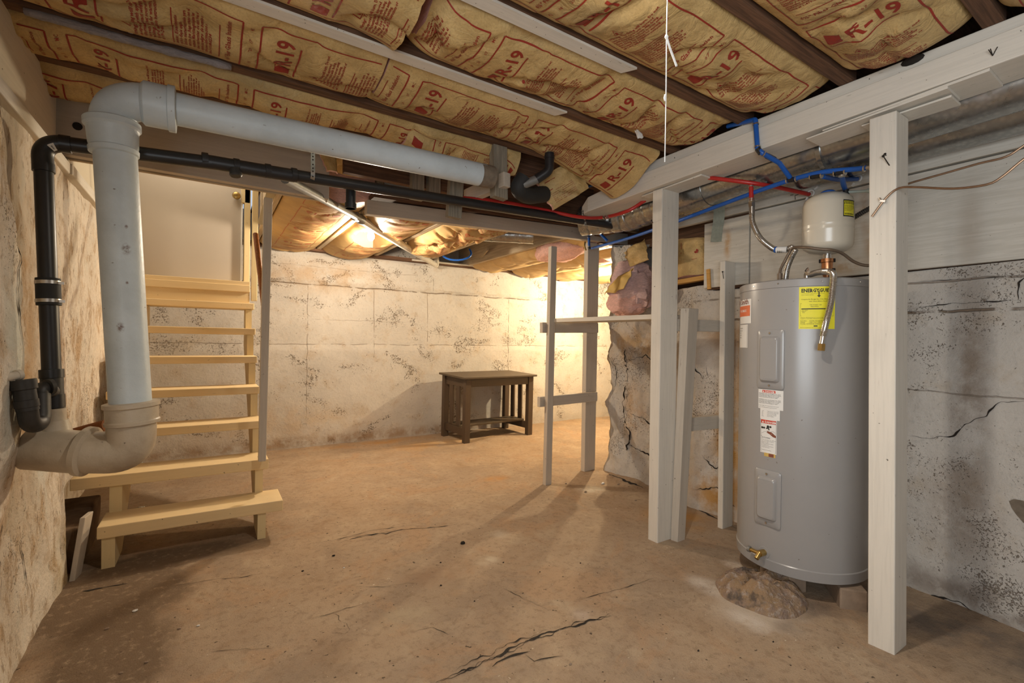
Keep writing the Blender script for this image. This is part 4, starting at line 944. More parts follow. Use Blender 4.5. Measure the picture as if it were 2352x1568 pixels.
a = PY(1045, 498, 2.28); mb = MB(); mb.hexa([(a[0]-.04, 2.28, a[2]), (a[0]+.04, 2.28, a[2]-.004), (a[0]+.04, 2.32, a[2]-.004), (a[0]-.04, 2.32, a[2]), (a[0]-.025, 2.28, a[2]+.25), (a[0]+.055, 2.28, a[2]+.25), (a[0]+.055, 2.32, a[2]+.25), (a[0]-.025, 2.32, a[2]+.25)])
one('hanger_block', mb, M['rawz'], 'grey wood block crossing behind the black drain line', 'block', None, .003)
mb = MB(); mb.bar(PY(1072, 452, 2.42), PY(1165, 412, 2.06), .045, .075); one('cradle_board', mb, M['greyy'], 'short white-washed board carrying the white pipe end', 'board', None, .003)
for q, l in ((PY(962, 425, 2.55), 'left'), (PY(1000, 425, 2.55), 'right')):
    mb = MB(); mb.box((q[0]-.04, 2.55, q[2]-.08), (q[0]+.035, 2.595, q[2]+.12)); one('blocking', mb, M['rawz'], 'dim wood blocking behind the white pipe, %s one of a pair' % l, 'block', None, .003)
# black rubber boot and elbow by the batt flap
t = thing('waste_fitting', 'black waste elbow with a grey stub under the drooping batt', 'pipe', (1.6, 2.1, 1.9))
g0 = PY(1262, 352, 1.95); g1 = PY(1262, 392, 1.95); g2 = PY(1232, 412, 1.99); g3 = PY(1200, 425, 2.02)
mb = MB(); mb.tube(bendpath([g0, g1, g2], .05, 8), .0245, 22); mb.lathe(g0+(g1-g0)*.15, [(0, .025), (.001, .027), (.015, .027), (.016, .025)], g1-g0, 22); obj('elbow', mb, M['abs'], t)
mb = MB(); mb.tube([g2+(g2-g3)*.05, g3], .0225, 22); obj('grey_stub', mb, M['pipegrey'], t)
mb = MB(); mb.tube(spline([PY(1205, 408, 2.03), PY(1192, 432, 2.05), PY(1212, 448, 2.08), PY(1250, 446, 2.12)], .012), [.05]*1+[.05]*0 if False else .045, 22); obj('boot', mb, M['rubber'], t)

# grey vent pipe going away to the far wall
t = thing('vent_pipe', 'slanting metal vent pipe running back to the far wall', 'pipe', (1.2, 3.5, 1.9))
v0 = PY(655, 410, 2.32); v1 = PY(822, 500, 3.4); v2 = PY(1000, 608, 4.98)
mb = MB(); mb.tube([v0, v1], .0225, 20); obj('near_length', mb, M['pipegrey'], t)
mb = MB(); mb.tube([v1, v2], .031, 20); obj('far_length', mb, M['pvc'], t)
d_ = (v2-v1)/np.linalg.norm(v2-v1); mb = MB(); mb.lathe(v1-d_*.06, [(0, .024), (.002, .033), (.05, .033), (.055, .03), (.09, .036), (.12, .036), (.122, .031)], d_, 22); obj('coupling', mb, M['pipegrey'], t)
mb = MB(); mb.tube(bendpath([v2-d_*.03, v2+d_*.03, v2+d_*.03+np.array([0, 0, .12])], .03, 8), .034, 18); obj('end_elbow', mb, M['pvc'], t)
mb = MB(); mb.tube([PY(735, 505, 4.9) if False else (1.9, 5.0, 2.0), (5.2, 4.96, 2.035)], .012, 10); one('wall_top_pipe', mb, M['pvc'], 'thin pale pipe running along the top of the far wall', 'pipe')
mb = MB(); mb.box((-.3, 5.02, 1.985), (6.4, 5.25, 2.02)); one('wall_plate', mb, M['brownx'], 'dark timber plate lying on top of the far wall', 'plate')
c = PY(1048, 572, 4.2); mb = MB(); a_ = np.linspace(.6, 2*PI+.2, 26); mb.tube([c+np.array([.16*math.cos(q), .05*math.sin(q*2), .11*math.sin(q)]) for q in a_], .010, 10); one('tube_coil', mb, M['blue'], 'loop of blue water tube dangling in the open far bay', 'tube')
mb = MB(); mb.bar(PY(1095, 602, 4.9), PY(1120, 572, 4.4), .02, .03); one('brace_stick', mb, M['tanx'], 'small pale stick slanting in the open far bay', 'stick')
c = PY(1188, 540, 3.6); mb = MB(); p = c; q = c+np.array([-.5, .35, .03]); P, tt = resample(np.array([p+(p-q)*.25, q]), .012); mb.tube(P, .072*(1+.03*(np.abs(((tt/.13) % 1)-.5) > .42)), 22); one('far_duct', mb, M['galv'], 'short round metal duct piece behind the far beam', 'duct')

# ------------------------------------------------------------------ stairs
t = thing('staircase', 'open yellow wooden stairs climbing beside the left wall', 'stairs', (-.1, 3.4, 0))
def tread(pts_front, depth, th, m=M['yellow'], cut=0):
    """pts_front: top-left & top-right of the front edge in 3-D"""
    l, r = [np.array(p, float) for p in pts_front]; d = np.array([0, depth, 0]); dz = np.array([0, 0, -th]); lo = l+np.array([cut, 0, 0])*0
    mb = MB(); mb.hexa([l+dz, r+dz, r+d+dz, l+d+dz, l, r, r+d, l+d]); return obj('tread', mb, m, t, .004)
ty = [2.88, 3.08, 3.29, 3.49, 3.69, 3.89, 4.09]
tz = [.198, .392, .587, .782, .975, 1.172, 1.368]
xl = [-.43, -.562, -.50, -.49, -.49, -.49, -.48]; xr = [.358, .303, .283, .283, .283, .285, .29]
for i in range(7): tread([(xl[i], ty[i], tz[i]+.006*(i < 2)), (xr[i], ty[i], tz[i]-.002)], .225 if i else .235, .046 if i > 1 else .058)
def sup(x0, x1, y0, y1, z0, z1): mb = MB(); mb.box((x0, y0, z0), (x1, y1, z1)); return obj('support', mb, M['yellowz'], t, .003)
# stringers: sawtooth boards
def stringer(x0, x1, foot):
    prof = [(ty[0]+.02, -.005)]
    for i in range(7):
        zt = tz[i]-.05; prof += [(ty[i]+.015, zt), (ty[i+1]+.015 if i < 6 else ty[6]+.23, zt)]
    prof += [(ty[6]+.23, tz[6]-.33)]
    low = [(ty[6]+.23, tz[6]-.33), (3.12, -.005)]
    poly = prof+low[1:]
    n = len(poly); V = [(x0, y, z) for y, z in poly]+[(x1, y, z) for y, z in poly]
    F = [tuple(range(n)), tuple(range(2*n-1, n-1, -1))]+[(i, i+n, (i+1) % n+n, (i+1) % n) for i in range(n)]
    mb = MB(); mb.add(V, F); return obj('stringer', mb, M['yellowz'], t)
stringer(.235, .275, 0); stringer(-.415, -.365, 0)
mb = MB(); mb.box((-.50, 4.135, 1.368), (.26, 4.155, 1.50)); obj('riser', mb, M['yellow'], t, .002)
mb = MB(); mb.box((-.50, 4.13, 1.50), (.262, 4.33, 1.535)); mb.box((-.50, 4.12, 1.452), (.262, 4.136, 1.505)); obj('top_step', mb, M['yellow'], t, .003)
# door at the head of the stairs, frame and knob
d_ = MB(); d_.box((-.56, 4.335, 1.535), (.205, 4.375, 2.78)); door = struct('door_1', d_, plain('grey beige door paint', (.50, .44, .37), .5, 0, .05, 2.))
mb = MB(); q = PY(543, 450, 4.31); mb.lathe(q+np.array([0, .025, 0]), [(0, .012), (.02, .012), (.024, .026), (.04, .030), (.055, .024), (.06, .01)], (0, -1, 0), 22); struct('door_knob', mb, M['brass'], 0, door)
mb = MB(); mb.box((.2055, 4.318, 1.54), (.2165, 4.36, 2.78)); o = struct('door_slit_light', mb, plain('white slit light paint', (.88, .88, .86), .4, 0, .02), 0, door); o['label'] = 'white strip painted as light through the door gap'  # white strip added for the light showing through the door gap
mb = MB(); mb.box((.228, 4.30, 1.50), (.27, 4.42, 2.78)); mb.box((.205, 4.30, 2.18), (.268, 4.35, 2.33)); struct('trim_8', mb, M['yellowz'], .003)
mb = MB(); mb.box((.272, 4.13, 1.39), (.312, 4.17, 2.75)); struct('trim_9', mb, M['yellowz'], .003)
mb = MB(); mb.bar((.325, 3.30, 2.05), (.275, 3.36, 1.82), .05, .03, (0, 1, 0)); one('rail_end', mb, M['yellowz'], 'short yellow board end at the top of the handrail', 'board', None, .002)
mb = MB(); mb.tube([PY(587, 538, 3.45), PY(606, 700, 3.1)], .016, 14); one('handrail', mb, wood('varnished pole', (.36, .12, .03), 2, .6, False, .3), 'varnished orange brown pole handrail behind the stair post', 'handrail')
mb = MB(); mb.tube([PY(312, 1090, 3.75), PY(322, 985, 3.75)], .03, 14); one('white_pole', mb, M['iron'], 'short white pole standing in the dark under the stairs', 'pole')
# footing and board in the recess by the left wall
mb = MB(); mb.box((-.74, 2.92, -.02), (-.505, 3.5, .20)); struct('footing_block', mb, plain('dirty footing', (.22, .145, .09), .95, 0, .3, 14, .2, .6), .01)
mb = MB(); mb.hexa([(-.515, 2.82, -.01), (-.495, 2.82, -.01), (-.485, 2.90, -.01), (-.505, 2.90, -.01), (-.49, 2.88, .26), (-.47, 2.88, .26), (-.455, 2.97, .26), (-.475, 2.97, .26)]); one('edge_board', mb, M['greyz'], 'worn white board standing on edge left of the lowest tread', 'board', None, .003)

# ------------------------------------------------------------------ table by the far wall
t = thing('work_table', 'small dark brown wooden table against the far wall', 'table', (2.77, 4.75, 0))
R_ = math.radians(3.2); O_ = np.array([2.755, 4.755]); cs, sn = math.cos(R_), math.sin(R_)
def tw(x, y, z): return (O_[0]+x*cs-y*sn, O_[1]+x*sn+y*cs, z+.035*(y+.27)*(1 if z > .6 else 0))
def tb(name, lo, hi, m='tablez', bev=.003, top=None):
    (a, b, c), (d, e, f) = lo, hi; mb = MB(); mb.hexa([tw(*p) for p in ((a, b, c), (d, b, c), (d, e, c), (a, e, c), (a, b, f), (d, b, f), (d, e, f), (a, e, f))]); return obj(name, mb, M[m], t, bev)
tb('table_top', (-.50, -.31, .690), (.50, .27, .712), 'table', .004)
for sx in (-1, 1):
    for sy in (-1, 1):
        x = sx*.43; y = sy*.24-.01; w = .038
        mb = MB(); k = .012
        mb.hexa([tw(x-w-k*(sx < 0)*0, y-w*.8, -.005), tw(x+w*.7, y-w*.8, -.005), tw(x+w*.7, y+w*.8, -.005), tw(x-w, y+w*.8, -.005), tw(x-w*.8, y-w*.8, .69), tw(x+w, y-w*.8, .69), tw(x+w, y+w*.8, .69), tw(x-w*.8, y+w*.8, .69)])
        obj('leg', mb, M['tablez'], t, .003)
    for sy in (-.07, .08): tb('end_slat', (sx*.43-.010, sy-.035, .14), (sx*.43+.010, sy+.035, .62))
    tb('end_apron', (sx*.43-.012, -.22, .60), (sx*.43+.012, .20, .69)); tb('end_stretcher', (sx*.43-.014, -.22, .07), (sx*.43+.014, .20, .15))
tb('front_apron', (-.40, -.268, .60), (.40, -.245, .69), 'table'); tb('back_apron', (-.40, .20, .60), (.40, .22, .69), 'table')
tb('lower_shelf', (-.44, -.14, .15), (.44, .12, .172), 'table')

# ------------------------------------------------------------------ water heater
HC = np.array([2.37, 1.111]); HR = .268; HB = .095; HT = 1.385
def hp(th, z, r=HR): return np.array([HC[0]+r*math.cos(th), HC[1]+r*math.sin(th), z])
hgrey = Mat('grey enamel', .28, 0, .5); n = hgrey.noise(hgrey.obj(), 5, 4); hk = hgrey.mix(n, (.285, .275, .27), (.315, .305, .295))
hk = hgrey.mix(hgrey.mul(hgrey.ss(hgrey.noise(hgrey.obj(), 48, 2), .74, .78), .8), hk, (.12, .09, .07)); hgrey.col(hk); M['enamel'] = hgrey.m
t = thing('water_heater', 'tall grey electric water heater on bricks behind the right post', 'water heater', (HC[0], HC[1], HB))
C3 = np.array([HC[0], HC[1], 0])
mb = MB(); mb.lathe(C3, [(HB+.045, HR), (1.36, HR)], (0, 0, 1), 96); obj('tank_jacket', mb, M['enamel'], t)
mb = MB(); mb.lathe(C3, [(HB, HR-.006), (HB+.004, HR+.001), (HB+.038, HR+.003), (HB+.046, HR+.0035), (HB+.05, HR)], (0, 0, 1), 96); obj('base_ring', mb, M['enamel'], t)
mb = MB(); mb.lathe(C3, [(1.351, HR), (1.353, HR+.0025), (1.383, HR+.002), (1.388, HR-.004), (1.390, HR-.02), (1.395, .05)], (0, 0, 1), 96); obj('top_cap', mb, M['enamel'], t)
for th in (-140, -175, -105, 160): mb = MB(); a = math.radians(th); mb.lathe(hp(a, 1.370, HR+.002), [(0, .004), (.002, .003)], (math.cos(a), math.sin(a), 0), 10); obj('rim_screw', mb, M['steel'], t)
def cyl_patch(mb, th0, th1, z0, z1, r, mi=0, n=10):
    mb.grid([[hp(th0+(th1-th0)*i/n, z, r) for z in (z0, z1)] for i in range(n+1)], mi, True, True)
def cyl_map(mb, V, F, thc, z0, r, mi):      # flat art -> cylinder; x right, y up
    mb.add([hp(thc+x/HR, z0+y, r) for x, y in V], [q for q in F], mi)
def panel3(thc, w, z0, z1, name):
    def rr(hw, a, b, r, rc_=.012):
        P = []
        for cx, cz, s0 in ((hw-rc_, b-rc_, 0), (-hw+rc_, b-rc_, 1), (-hw+rc_, a+rc_, 2), (hw-rc_, a+rc_, 3)):
            for k in range(4): an = s0*PI/2+k*PI/6; P.append(hp(thc+(cx+rc_*math.cos(an))/HR, cz+rc_*math.sin(an), r))
        return P
    h = w/2; L_ = [rr(h, z0, z1, HR-.001), rr(h, z0, z1, HR+.006), rr(h-.004, z0+.004, z1-.004, HR+.009), rr(h-.016, z0+.030, z1-.030, HR+.009), rr(h-.022, z0+.036, z1-.036, HR+.019), rr(h-.026, z0+.040, z1-.040, HR+.021)]
    n = 16; V = [p for l in L_ for p in l]; F = [(i*n+j, i*n+(j+1) % n, (i+1)*n+(j+1) % n, (i+1)*n+j) for i in range(5) for j in range(n)]
    mb = MB(); mb.add(V, F, 0, False)
    # front face as vertical strips so that it follows the curve
    k = 8; hw = h-.026
    mb.grid([[hp(thc+(-hw+2*hw*i/k)/HR, z, HR+.0212) for z in (z0+.046, z1-.046)] for i in range(k+1)], 0, True, True)
    mb.add(L_[5], [tuple(range(n))], 0)
    o = obj(name, mb, M['enamel'], t)
    for z in (z0+.016, z1-.016):
        m_ = MB(); m_.lathe(hp(thc, z, HR+.009), [(0, .005), (.002, .004)], (math.cos(thc), math.sin(thc), 0), 10); obj('screw', m_, M['steel'], o)
pa = math.radians(178.7)
panel3(pa, .118, .903, 1.168, 'access_panel'); panel3(math.radians(177.5), .118, .29, .540, 'access_panel')
def label(name, thc, w, z0, z1, bg, art, lab=None):
    mb = MB(); cyl_patch(mb, thc-w/2/HR, thc+w/2/HR, z0, z1, HR+.0008)
    mats = [bg]
    for V, F, m in art:
        if m not in mats: mats.append(m)
        cyl_map(mb, V, F, thc, z0, HR+.0014, mats.index(m))
    return obj(name, mb, mats, t, label=lab)
def tx(body, size, x, y, m=None, bold=0., line=1., al='LEFT'): V, F = text2d(body, size, bold, al, line); return (np.c_[V[:, 0]+x, V[:, 1]+y], F, m or M['blk'])
def rt_(x0, y0, x1, y1, m): V, F = rect2d(x0, y0, x1, y1, .02); return (V, F, m)
def fr(x0, y0, x1, y1, m, w=.0012): V, F = line2d([(x0, y0), (x1, y0), (x1, y1), (x0, y1)], w, True); return (V, F, m)
K = M['blk']; eth = math.radians(-143.6)
eg = tx('ENERGYGUIDE', .021, 0, .156, K, .035); eg = (np.c_[eg[0][:, 0]*(.116/eg[0][:, 0].max())-.058, eg[0][:, 1]], eg[1], eg[2])
art = [eg, tx('U.S. Government   Federal law prohibits removal', .0042, -.058, .149), tx('before consumer purchase', .0042, -.058, .143),
       (*poly2d([(.004, .16), (.008, .16), (.008, .142), (.013, .142), (.006, .133), (-.001, .142), (.004, .142)]), K),
       tx('Compare the Energy Use of this Water Heater', .0062, -.058, .124, K, .008), tx('with Others Before You Buy', .0062, -.03, .115, K, .008), fr(-.06, .055, .06, .108, K),
       tx('THIS MODEL USES', .0055, -.028, .100), tx('4622 kWh/yr', .0055, -.024, .093), rt_(-.057, .083, .057, .087, K), tx('USES LEAST\nENERGY\n  4624', .0045, -.056, .078, K, 0, 1.1),
       tx('kWh/year (kilowatt-hours per year) is a measure of\nenergy use. Your utility company uses it to compute your bill.', .0045, -.06, .047, K, 0, 1.1),
       tx('ELECTRIC     WATER HEATER FIRST HOUR\nMAKER         USED ONLY WITH OTHER\nMODEL S ESTIMATED ENERGY COST', .0055, -.06, .032, K, 0, 1.15), rt_(-.012, .010, .002, .0145, K),
       tx('Based on standard U.S. Government tests and rates', .0042, -.06, .004)]
label('energy_label', eth, .132, 1.170, 1.349, M['yel'], art, 'bright yellow energy label')
dth = math.radians(178.8)
lines = 'WARNING: electric shock hazard. Turn off all\npower before removing access doors or before\nservicing this heater. Failure to do so could\nresult in serious personal injury or death.'
art = [rt_(-.035, .073, .024, .084, M['redp']), tx('DANGER', .0105, -.022, .0745, M['paper'], .03), (*poly2d([(-.033, .0745), (-.025, .0745), (-.029, .0825)]), M['paper']), tx(lines, .0052, -.053, .067, K, .01, 1.0), tx(lines, .0052, -.053, .040, K, .01, 1.0), tx('For your safety read all instructions in the manual', .0045, -.053, .013, K), tx('Keep combustible materials away from heater', .0045, -.053, .006, K)]
label('warning_label', dth, .112, .812, .899, M['paper'], art, 'white danger label with red header')
art = [tx('Volts\n240\n208\n120\nPhase', .0045, -.036, .035, K, 0, 1.25), tx('Upper element watts 4500\nLower element watts 4500\nTotal connected 4500\nMax pressure 150 PSI\nModel  40 gallon', .0045, -.010, .036, K, 0, 1.25)]
label('rating_label', math.radians(178.6), .088, .766, .813, M['paper'], art, 'small white rating label')
art = [rt_(-.034, .132, .034, .148, M['redp']), (*poly2d([(-.030, .1345), (-.020, .1345), (-.025, .144)]), M['paper']), tx('DANGER', .0125, -.016, .1348, M['paper'], .03), fr(-.034, .006, .034, .148, K, .001), (*line2d([(-.034, .075), (.034, .075)], .0014), K),
       (*disc2d(-.028, .112, .005), K), (*disc2d(-.019, .112, .005, 6), K), (*disc2d(-.001, .119, .006), K), (*disc2d(.010, .119, .005, 6), K), (*line2d([(-.010, .111), (.002, .112), (.004, .104)], .006), K),
       (*poly2d([(.034, .075), (.034, .082), (.016, .096), (.004, .098), (-.006, .101), (-.003, .095), (-.008, .094), (-.002, .090), (.008, .086), (.020, .077), (.026, .075)]), M['skin']), (*line2d([(-.032, .085), (-.015, .096), (.0, .096)], .0008), K), (*line2d([(.010, .098), (.022, .101), (.032, .094)], .0008), K),
       tx('HOT! BURN!', .007, -.03, .066, K, .015), tx('Water temperature over 125F can\ncause severe burns instantly or\ndeath from scalds.\nChildren, disabled and elderly\nare at highest risk.\nSee instruction manual before\nsetting temperature.', .0045, -.03, .058, K, 0, 1.25), tx('Feel water before bathing', .0042, -.03, .012, K)]
label('scald_label', math.radians(177.6), .074, .615, .768, M['paper'], art, 'tall danger label with a hand under a tap')
label('gold_tag', math.radians(179.2), .050, .600, .616, M['gold'], [rt_(-.004, .001, .018, .015, M['skin'])], 'torn gold tag')
art = [tx('AO Smith', .036, -.105, .092, M['skin'], .02), rt_(-.07, .035, .052, .085, M['orange']), tx('PROMAX', .018, -.05, .055, M['paper'], .01)]
label('maker_label', math.radians(143), .12, 1.20, 1.315, M['paper'], art, 'white and orange maker label'); label('data_plate', math.radians(140), .10, 1.085, 1.195, M['paper'], [fr(-.045, .005, .045, .105, K), tx('MODEL NO\nSERIAL NO\nVOLTS\nWATTS\nPHASE', .008, -.04, .09, K, 0, 1.4)], 'white data plate')
# drain valve
a = math.radians(175); dr = np.array([math.cos(a), math.sin(a), 0]); c = hp(a, .168); tg = np.array([-dr[1], dr[0], 0])
mb = MB(); mb.lathe(c, [(0, .026), (.0015, .025)], dr, 24); obj('valve_plate', mb, M['enamel'], t)
mb = MB(); mb.tube([c, c+dr*.035], .014, 16); mb.tube([c+dr*.03-np.array([0, 0, -.004]), c+dr*.034-tg*.0+np.array([0, 0, -.018])+dr*.02], .010, 14); mb.tube([c+dr*.03, c+dr*.03+tg*-.045], .009, 14); vb = obj('drain_valve', mb, M['brass'], t)
mb = MB(); mb.lathe(c+dr*.03-tg*.045, [(0, .008), (.001, .013), (.012, .013), (.013, .008)], -tg, 10); obj('valve_handle', mb, M['pipegrey'], vb)
# fittings on top: relief valve and its hanging flexible discharge
mb = MB(); q = PX(1865, 640, 2.22); 
t_top = lambda px_, py_, d: EYE+ray(px_, py_)/np.linalg.norm(ray(px_, py_)[:2])*d
pA = t_top(1853, 634, 2.52); pB = t_top(1868, 628, 2.48)
mb.tube([pA+np.array([0, 0, -.05]), pA+np.array([0, 0, .012])], .012, 12); mb.bar(pA+np.array([0, 0, .012]), pB, .02, .016); mb.bar(pA+np.array([-.01, 0, .02]), pA+np.array([.012, .0, .035]), .006, .012); obj('relief_valve', mb, M['steel'], t)
mb = MB(); corrugated(mb, [t_top(1862, 630, 2.50), t_top(1880, 625, 2.44), t_top(1905, 624, 2.36), t_top(1914, 632, 2.325), t_top(1912, 665, 2.315), t_top(1907, 700, 2.315), t_top(1896, 745, 2.315), t_top(1890, 772, 2.315)], .0125, .0062, .10, 14)
mb.tube([t_top(1890.5, 770, 2.315), t_top(1887, 790, 2.315)], .0095, 14); fx = obj('flexible_hose', mb, M['steel'], t)
mb = MB(); mb.tube([t_top(1887, 789, 2.315), t_top(1885.5, 805, 2.315)], .0145, 6, smooth=False); obj('hose_nut', mb, M['brass'], fx)
# cable and copper connector going into the heater top
mb = MB(); corrugated(mb, [t_top(1803, 646, 2.50), t_top(1808, 615, 2.52), t_top(1818, 590, 2.53), t_top(1828, 572, 2.52)], .0125, .007, .08, 12); one('hose_riser', mb, M['steel'], 'upright corrugated steel hose on the left of the heater top', 'hose')
mb = MB(); mb.tube(spline([t_top(1791, 634, 2.48), t_top(1793, 618, 2.47), t_top(1803, 598, 2.46), t_top(1813, 580, 2.46), t_top(1822, 569, 2.45), t_top(1850, 568, 2.36), t_top(1885, 572, 2.35), t_top(1912, 574, 2.36), t_top(1935, 582, 2.42), t_top(1960, 600, 2.45), t_top(1985, 609, 2.46), t_top(2010, 609, 2.46)], .01), .0062, 10); mb.tube([t_top(1791, 648, 2.48), t_top(1791, 628, 2.48)], .011, 12)
one('power_cable', mb, plain('bronze cable', (.16, .115, .08), .45, .3), 'bronze armoured cable draped across the expansion tank', 'cable')
mb = MB(); corrugated(mb, [PX(1727, 488, 2.27), PX(1729, 512, 2.27), PX(1745, 545, 2.27), PX(1768, 566, 2.27), PX(1785, 574, 2.27), PX(1805, 573, 2.28), t_top(1818, 568, 2.56), t_top(1824, 574, 2.54)], .0125, .0062, .10, 14); fh = one('water_hose', mb, M['steel'], 'curved corrugated steel hose dropping from the red tube', 'hose')
mb = MB(); mb.tube([PX(1783, 573.5, 2.27), PX(1808, 573, 2.28)], .0148, 16, mi=0); obj('hose_sticker', mb, M['paper'], fh, label='white sticker with blue edges'); mb = MB(); mb.tube([PX(1781, 573, 2.27), PX(1784, 573.5, 2.27)], .0152, 16); obj('sticker_edge', mb, M['blue'], fh)
mb = MB(); mb.tube([PX(1726.5, 464, 2.27), PX(1727, 476, 2.27)], .0165, 6, smooth=False); mb.tube([PX(1727, 475, 2.27), PX(1727, 490, 2.27)], .0135, 14); obj('hose_nut', mb, M['steel'], fh)

# expansion tank
TC = t_top(1900, 583, 2.62); TC = np.array([TC[0], TC[1], 1.525])
t = thing('expansion_tank', 'cream expansion tank above the water heater', 'tank', TC)
M['cream'] = plain('cream enamel', (.66, .60, .49), .25, 0, .03, 4, .5)
prof = [(0, .015), (.003, .04), (.012, .075), (.028, .096), (.045, .1015), (.100, .1025), (.103, .1035), (.108, .1025), (.125, .1025), (.128, .1035), (.133, .1025), (.225, .1015), (.250, .095), (.268, .075), (.282, .04), (.287, .01)]
mb = MB(); mb.lathe(TC, prof, (0, 0, 1), 72); obj('shell', mb, M['cream'], t)
def tp(th, z, r=.1032): return np.array([TC[0]+r*math.cos(th), TC[1]+r*math.sin(th), TC[2]+z])
vd = math.atan2(-TC[1], -TC[0]); tl = vd+math.radians(52)
mb = MB(); mb.grid([[tp(tl+a, z) for z in (.150, .225)] for a in np.linspace(-.32, .32, 9)], 0, True, True)
mb.grid([[tp(tl+a, z, .1036) for z in (.155, .220)] for a in np.linspace(-.29, .29, 9)], 1, True, True)
for i in range(9): a = -.28+i*.065; mb.add([tp(tl+a, .205, .1040), tp(tl+a+.03, .205, .1040), tp(tl+a+.055, .219, .1040), tp(tl+a+.025, .219, .1040)], [(0, 1, 2, 3)], 0)
for body, sz, y, bd in (('MAXIMUM WORKING PRESSURE\nUSE ONLY ON POTABLE WATER\nREAD INSTRUCTIONS BEFORE\nINSTALLING THIS TANK\nAIR CHARGE 40 PSI', .0042, .197, .01), ('WARNING', .0105, .158, .02)):
    V, F = text2d(body, sz, bd, 'LEFT', 1.3); mb.add([tp(tl-.27+x/.1036, y+q, .1041) for x, q in V], F, 0)
obj('warning_label', mb, [M['blk'], M['yel']], t, label='black and yellow warning label')
mb = MB(); mb.lathe(TC+np.array([0, 0, .283]), [(0, .03), (.006, .03), (.012, .022), (.016, .01)], (0, 0, 1), 20); obj('cap', mb, M['blue'], t, label='blue valve cap')
mb = MB(); mb.lathe(TC+np.array([0, 0, -.022]), [(0, .018), (.024, .018)], (0, 0, 1), 12); obj('nipple', mb, M['steel'], t)
mb = MB(); mb.lathe(TC+np.array([0, 0, -.125]), [(0, .012), (.02, .014), (.035, .020), (.05, .0225), (.085, .0225), (.087, .026), (.103, .026), (.105, .018)], (0, 0, 1), 20); obj('tee_fitting', mb, M['copper'], t)
mb = MB(); rr_ = np.array([math.cos(vd+PI/2), math.sin(vd+PI/2), 0])
for z, x in ((-.03, .026), (-.075, .026), (-.03, -.026)): mb.bar(TC+rr_*x+np.array([0, 0, z-.008]), TC+rr_*x+np.array([0, 0, z+.008]), .01, .01, (1, 0, 0))
obj('clamp_bolts', mb, M['dark'], t)

# bricks and the rock under and in front of the heater
M['brick'] = plain('dusty concrete brick', (.34, .25, .18), .95, 0, .25, 26, .2, .5)
def brick(c, l, w, h, ang, label):
    mb = MB(); a = math.radians(ang); d = np.array([math.cos(a), math.sin(a), 0])*l/2; c = np.array(c, float)
    mb.bar(c-d, c+d, w, h); return one('brick', mb, M['brick'], label, 'brick', 'bricks under the water heater', .006)
brick((2.345, .915, .040), .22, .10, .09, 40, 'dusty brick under the heater nearest the right post')
brick((2.235, 1.12, .040), .18, .09, .09, 70, 'dark brick under the heater front beside the rock')
brick((2.52, 1.30, .044), .20, .10, .095, 30, 'brick under the back of the heater')
def rock_mat():
    m = Mat('mineral crusted rock', .95, 0, .15); p = m.pos(); n = m.noise(p, 9, 6, .7); f = m.noise(p, 45, 5, .7)
    k = m.mix(m.ss(n, .4, .65), (.36, .24, .14), (.27, .20, .17)); k = m.mix(m.mul(m.ss(f, .5, .66), .6), k, (.52, .45, .40)); k = m.mix(m.mul(m.ss(m.noise(p, 14, 4), .55, .68), .8), k, (.09, .075, .065))
    m.col(k); m.bump(m.ma('ADD', n, f), 1., .02); return m.m
M['rock'] = rock_mat()
def rock(label, poly, h, seed):
    mb = MB(); P = np.array([PZ(x, y)[:2] for x, y in poly]); c = P.mean(0); n = 110; R = 18; G = []
    ang = np.unwrap(np.arctan2(P[:, 1]-c[1], P[:, 0]-c[0])); rad = np.linalg.norm(P-c, axis=1); o = np.argsort(ang % (2*PI)); A = (ang % (2*PI))[o]; Rr = rad[o]
    for i in range(n+1):
        a = 2*PI*(i % n)/n; r = np.interp(a, np.r_[A-2*PI, A, A+2*PI], np.r_[Rr, Rr, Rr]); row = []
        for j in range(R+1):
            u = j/R; q = c+np.array([math.cos(a), math.sin(a)])*r*u*(1+.05*nz(a*2, u*3, seed))
            z = h*(1-u**5)*(1+.75*nz(q[0]*8, q[1]*8, seed)+.45*nz(q[0]*19, q[1]*19, seed)+.25*nz(q[0]*45, q[1]*45, seed))-.01*u
            row.append((q[0], q[1], fz(*q)+z))
        G.append(row)
    mb.grid(G, 0, True, True); return one('rock', mb, M['rock'], label, 'rock')
rock('crusted rock slab on the floor in front of the heater', [(1640, 1338), (1700, 1312), (1760, 1330), (1850, 1370), (1858, 1400), (1800, 1424), (1730, 1405), (1660, 1372)], .062, 4)
